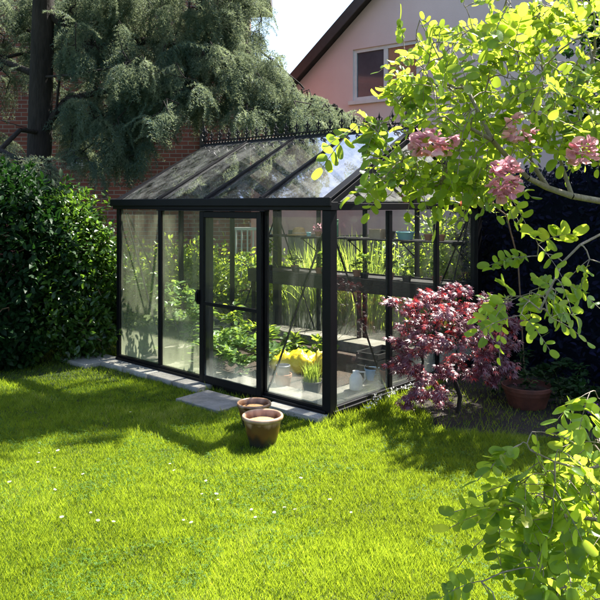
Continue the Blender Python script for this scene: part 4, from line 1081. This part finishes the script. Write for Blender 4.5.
for i in R.choice(bi, 1100):
    a, b = P[par[i]], P[i]; u = R.random(); C.append(a + (b-a)*u); D.append(R.normal(0, .6, 3)*[1, 1, .5] + [.15, -.15, -.1])
C, D = np.array(C), np.array(D); sel = R.integers(0, 3, len(C))
for k in range(3):
    mk = sel == k; n = mk.sum()
    inst('needle_sprays', sp[k][0], sp[k][1], C[mk], frames(D[mk], np.tile([0, 0, 1.0], (n, 1)) + R.normal(0, .25, (n, 3))), R.normal(.80, .18, n).clip(.45, 1.3), M['cedar'], ced)

# ------------------------------------------------------------------ ROSE ACACIA (near, right)
aca = thing('rose_acacia', 'backlit yellow green acacia shrub with pink flowers reaching in from the right', 'shrub', (1.75, 2.3, 0))
AX, AY = 1.75, 2.3
def ap(px, py, Y):
    v = at(px, py, Y); return np.array([v.x-AX, v.y-AY, v.z])
skel = [((0, 0, 0), -1), ((-.02, 0, .5), 0), ((-.08, -.05, 1.0), 1), ((-.2, -.1, 1.45), 2)]
def ab(pts, start):
    q_ = start
    for p in pts: skel.append((tuple(p), q_)); q_ = len(skel)-1
    return q_
e1 = ab([ap(640, 212, 2.1), ap(600, 201, 2.05), ap(572, 196, 2.0), ap(548, 188, 2.0), ap(528, 178, 1.95), ap(510, 160, 1.95), ap(492, 140, 1.9), ap(470, 128, 1.9), ap(445, 132, 1.9), ap(425, 135, 1.9), ap(402, 132, 1.85)], 3)
ab([ap(530, 160, 2.0), ap(535, 110, 2.0), ap(520, 60, 2.0), ap(505, 10, 2.0)], 7)
ab([ap(560, 160, 2.1), ap(580, 110, 2.1), ap(595, 50, 2.1)], 6)
ab([ap(470, 95, 1.95), ap(440, 60, 1.95), ap(420, 20, 1.95)], 10)
ab([ap(440, 185, 2.0), ap(405, 190, 2.0)], 11)
ab([ap(400, 105, 1.9), ap(385, 88, 1.9)], 12)
e2 = ab([ap(640, 230, 1.9), ap(605, 232, 1.85), ap(580, 245, 1.8), ap(563, 262, 1.8), ap(552, 285, 1.75), ap(540, 310, 1.75)], 3)
e3 = ab([ap(660, 430, 1.7), ap(620, 460, 1.6), ap(585, 470, 1.6), ap(555, 462, 1.55), ap(530, 450, 1.55)], 2)
e4 = ab([ap(640, 520, 1.6), ap(600, 520, 1.6), ap(560, 515, 1.6), ap(520, 525, 1.65), ap(495, 530, 1.7)], 2)
ab([ap(620, 410, 1.7), ap(598, 398, 1.65)], len(skel)-9)
targets = []
def region(n, poly, Y0_, Ysp):
    k = 0; xs = [p[0] for p in poly]; ys = [p[1] for p in poly]
    while k < n:
        x = min(xs) + (max(xs)-min(xs))*R.random(); y = min(ys) + (max(ys)-min(ys))*R.random(); c = False
        for i in range(len(poly)):
            (x1, y1), (x2, y2) = poly[i], poly[(i+1) % len(poly)]
            if (y1 > y) != (y2 > y) and x < (x2-x1)*(y-y1)/(y2-y1) + x1: c = not c
        if c: targets.append(tuple(ap(x, y, Y0_ + Ysp*R.normal()))); k += 1
region(150, [(418, 10), (440, 40), (480, -20), (660, -20), (660, 140), (560, 135), (520, 150), (470, 140), (420, 130), (390, 90)], 2.0, .12)
region(30, [(400, 150), (470, 155), (525, 178), (500, 185), (440, 182), (380, 180)], 1.95, .06)
region(6, [(350, 128), (395, 120), (395, 136), (352, 140)], 1.85, .03)
region(11, [(520, 245), (560, 240), (570, 300), (545, 325), (505, 320), (500, 290), (515, 270)], 1.8, .07)
region(1, [(575, 225), (605, 225), (605, 285), (580, 270)], 1.8, .05)
region(34, [(485, 500), (545, 480), (600, 465), (660, 480), (660, 640), (470, 640), (480, 540)], 1.65, .10)
for p_ in ((535, 432), (560, 450), (590, 392), (598, 465), (520, 445)): targets.append(tuple(ap(*p_, 1.55)))
region(26, [(488, 505), (530, 470), (560, 445), (605, 440), (605, 540), (500, 545)], 1.62, .06)
region(5, [(680, 200), (740, 200), (740, 480), (660, 480)], 1.9, .2)
P, par, rd, tips = grow(skel, targets, sag=.012, jitter=.006, rtip=.0011, power=.42, rmax=.014)
acabr = (P, par, rd)
ov = oval_template(.30)
C, D, U, S, rach = [], [], [], [], MB()
for t_ in tips:
    a, b = P[par[t_]], P[t_]
    for k in range(2 if R.random() < .8 else 3):
        st_ = a + (b-a)*(1 - .45*k*R.random()); d = norm(norm(b-a+1e-6)*.6 + R.normal(0, .6, 3)*[1, .8, .6] + [-.15, 0, 0]); ln = .075 + .05*R.random(); npair = R.integers(3, 6)
        up = norm(np.array([0, -.35, .8]) + R.normal(0, .6, 3)); sd_ = norm(np.cross(up, d)); up = np.cross(d, sd_)
        pts = []
        for j in range(7):
            u = j/6; pts.append(st_ + d*ln*u + np.array([0, 0, -.03])*u*u)
        rach.tube([Vector(p) for p in pts], [.0011]*4 + [.0009]*3, 4, cap=False)
        sz = .020 + .017*R.random(); big_ = 1.12 if st_[2] < 1.4 else 1.0
        for j in range(npair):
            u = .28 + .72*j/npair; c = st_ + d*ln*u + np.array([0, 0, -.03])*u*u
            for sg in (-1, 1):
                C.append(c); D.append(d*.45 + sd_*sg + R.normal(0, .22, 3)); U.append(up + R.normal(0, .42, 3)); S.append(sz*big_*(.8 + .35*math.sin(PI*u)))
        C.append(pts[-1]); D.append(d + R.normal(0, .1, 3)); U.append(up + R.normal(0, .2, 3)); S.append(sz*big_*1.15)
branch_mesh('branches', *acabr, M['twig_grey'], aca, n=6, mb=rach)
C, D, U, S = map(np.array, (C, D, U, S))
ov2 = oval_template(.30, cup=.13, droop=.22); ov3 = oval_template(.24, cup=-.05, droop=-.06)
S3 = np.stack([S, S*R.normal(1, .13, len(S)).clip(.65, 1.3), S*R.normal(1, .8, len(S)).clip(-1, 3)], -1); kd = R.integers(0, 3, len(S)); Fm = frames(D, U)
for q_, o_ in enumerate((ov, ov2, ov3)):
    inst('foliage', o_[0], o_[1], C[kd == q_], Fm[kd == q_], S3[kd == q_], M['acacia'], aca, smooth=True)
# flower trusses
def floret_template():
    V, Fc = [], []; n = 6
    for i in range(n):
        for j in range(5):
            u, v = i/(n-1), (j/4)*2-1
            V.append((.15 + u*.8, v*(.25 + .45*math.sin(PI*min(u*.75+.1, 1))), .35*u*u - .15*v*v*u + .1))
    for i in range(n-1):
        for j in range(4): Fc.append((i*5+j, (i+1)*5+j, (i+1)*5+j+1, i*5+j+1))
    b = len(V)
    for i in range(4):
        for j in range(3):
            u, v = i/3, j-1; V.append((.1 + u*.65, v*.22*math.sin(PI*(u*.8+.15)), -.1 - .15*u + .18*abs(v)))
    for i in range(3):
        for j in range(2): Fc.append((b+i*3+j, b+(i+1)*3+j, b+(i+1)*3+j+1, b+i*3+j+1))
    return V, Fc
ft = floret_template()
for px, py, Y, w_, h_, n_ in ((427, 143, 1.72, .036, .030, 60), (505, 178, 1.72, .036, .046, 90), (583, 152, 1.75, .030, .026, 44), (521, 128, 1.8, .034, .036, 26), (447, 143, 1.76, .02, .02, 14), (416, 187, 1.9, .012, .02, 0)):
    if not n_: continue
    c = ap(px, py, Y); o_ = norm(R.normal(0, 1, (n_, 3))); p = c + o_*[w_, w_, h_]*(.55 + .45*R.random((n_, 1)))
    dd = o_*[1, 1, .6] + [0, 0, -.35] + R.normal(0, .3, (n_, 3))
    inst('flower_truss', ft[0], ft[1], p, frames(dd, R.normal(0, .4, (n_, 3)) + [0, 0, 1]), R.normal(.019, .003, n_), M['pinkpetal'], aca, smooth=True)
    

# ------------------------------------------------------------------ GRASS
def lawn_points(n, x0f, Ya, Yb):
    Y = Ya + (Yb-Ya)*R.random(n); X = (R.random(n)*2-1)*(.50*Y + .5)
    s, t = glocal(X, Y)
    bad = (s > -.05) & (s < GL+.07) & (t > -.07) & (t < GW+2.6)
    bad |= (s > -.6) & (s < 1.6) & (t > -.235) & (t < .02)
    bad |= (s > 1.65) & (s < 2.23) & (t > -.53) & (t < -.13)
    bad |= (s > 2.42) & (s < 3.02) & (t > -.17) & (t < .02)
    bad |= ((X - (262.6-300)/F*4.98)**2 + (Y-4.98)**2 < .10**2) | ((X - (254-300)/F*5.38)**2 + (Y-5.38)**2 < .09**2)
    bad |= in_shade_patch(X, Y) & (R.random(n) < .93)  # grass thinned so the dark sheet painted for shade shows
    k = ~bad
    return X[k], Y[k]
Xs, Ys = [], []
for n, a, b in ((190000, 2.4, 3.8), (170000, 3.8, 5.2), (120000, 5.2, 6.8), (60000, 6.8, 9.0)):
    X, Y = lawn_points(n, 0, a, b); Xs.append(X); Ys.append(Y)
X, Y = np.concatenate(Xs), np.concatenate(Ys); n = len(X)
clump = np.array([noise.noise(Vector((x*2.2, y*2.2, 0))) for x, y in zip(X, Y)])
fine = np.array([noise.noise(Vector((x*9, y*9, 5))) for x, y in zip(X, Y)])
a = R.random(n)*2*PI
tilt = (.35 + .45*R.random(n))
d = np.column_stack([np.cos(a)*tilt, np.sin(a)*tilt, np.ones(n)])
ln = (.024 + .020*R.random(n))*(1 + .5*clump + .45*fine); ln *= np.where(R.random(n) < .012, 1.9, 1)
# unmown fringe along the greenhouse base, slabs and under the maple
s, t = glocal(X, Y); fr_ = ((s > -.1) & (s < GL+.25) & (t > -.16) & (t < GW)) ; ln = np.where(fr_ & (R.random(n) < .35), ln*1.9, ln)
sh = ((X-1.05)**2/.6 + (Y-5.7)**2/.5 < 1); ln = np.where(sh, ln*1.5, ln)
wd = .0027 + .0018*R.random(n); wd = wd*np.where(Y > 5.2, 1.5, 1.0)
up = np.column_stack([np.cos(a+1.2), np.sin(a+1.2), np.zeros(n)]) + R.normal(0, .4, (n, 3))
big = np.array([noise.noise(Vector((x*.8, y*.8, 11))) for x, y in zip(X, Y)])
var = (.48 + .34*clump + .40*big + .30*fine + R.normal(0, .20, n)).clip(0, 1)
g = inst('grass', BLADE_V, BLADE_F, np.column_stack([X, Y, np.zeros(n)]), frames(d, up), np.column_stack([ln, wd, ln]), M['grass'], var=var)
tag(g, 'bright green lawn grass in front of the greenhouse', 'grass', kind='stuff')
# clover among the grass
X, Y = lawn_points(52000, 0, 2.4, 6.6)
cn_ = np.array([noise.noise(Vector((x*1.5, y*1.5, 21))) + .4*noise.noise(Vector((x*5, y*5, 2))) for x, y in zip(X, Y)]); kp = cn_ > .12; X, Y = X[kp], Y[kp]; n = len(X)
CV, CF = [(0, 0, 0)], []
for a_ in (0, 2.09, 4.19):
    c_, s_ = math.cos(a_), math.sin(a_); b = len(CV)
    for u_, v_, z_ in ((.5, -.32, .06), (.95, -.22, 0), (1.0, 0, -.04), (.95, .22, 0), (.5, .32, .06)): CV.append((c_*u_ - s_*v_, s_*u_ + c_*v_, z_))
    CF += [(0, b, b+1, b+2), (0, b+2, b+3, b+4)]
a = R.random(n)*6.28
g = inst('clover', CV, CF, np.column_stack([X, Y, .014 + .022*R.random(n)]), frames(np.column_stack([np.cos(a), np.sin(a), R.normal(0, .25, n)]), R.normal(0, .3, (n, 3)) + [0, 0, 1]), .0065 + .004*R.random(n), M['clover'])
tag(g, 'small round clover leaves in patches between the grass blades of the lawn', 'clover', kind='stuff')
# daisies
dpos = [(39, 453), (38, 462), (52, 489), (59, 450), (84, 474), (62, 517), (90, 512), (97, 520), (112, 522), (170, 464), (176, 470), (203, 494), (207, 480), (215, 494), (218, 500), (183, 520), (193, 522), (252, 509), (256, 517), (275, 512), (285, 508), (296, 510), (55, 468), (10, 482), (330, 500), (352, 512), (300, 478), (130, 412)]
dm = MB()
for k in range(11):
    a_ = 2*PI*k/11; c_, s_ = math.cos(a_), math.sin(a_); p_ = (-s_, c_)
    dm.add([(c_*.002, s_*.002, 0), (c_*.007+p_[0]*.0018, s_*.007+p_[1]*.0018, .001), (c_*.011, s_*.011, .002), (c_*.007-p_[0]*.0018, s_*.007-p_[1]*.0018, .001)], [(0, 3, 2, 1)])
first = None
for i, (px, py) in enumerate(dpos):
    Y = F*(EYE-.045)/(py-205); loc = ((px-300)/F*Y, Y, 0.0); sc = .75 + .5*R.random()
    if first is None:
        first = thing('daisy', 'small white daisy in the sunlit lawn', 'daisy', loc, 0, 'white daisies in the lawn')
        st_ = MB().tube([(0, 0, 0), (.002, 0, .025), (0, 0, .046)], .0009, 5).build('stalk', M['stem'], first)
        pe = dm.build('petals', M['whitepetal'], first); pe.location = (0, 0, .046)
        cc = MB().lathe([(.0032, 0), (.003, .0015), (.0001, .0028)], 8).build('flower_centre', M['yellow'], first); cc.location = (0, 0, .0465)
        o = first
    else:
        o = first.copy(); COL.objects.link(o); o.location = loc; o.rotation_euler = (R.normal(0, .15), R.normal(0, .15), R.random()*6)
        for ch in list(first.children):
            c_ = ch.copy(); COL.objects.link(c_); c_.parent = o
    o.scale = (sc, sc, 1)
print('SCENE OK', len(bpy.data.objects))
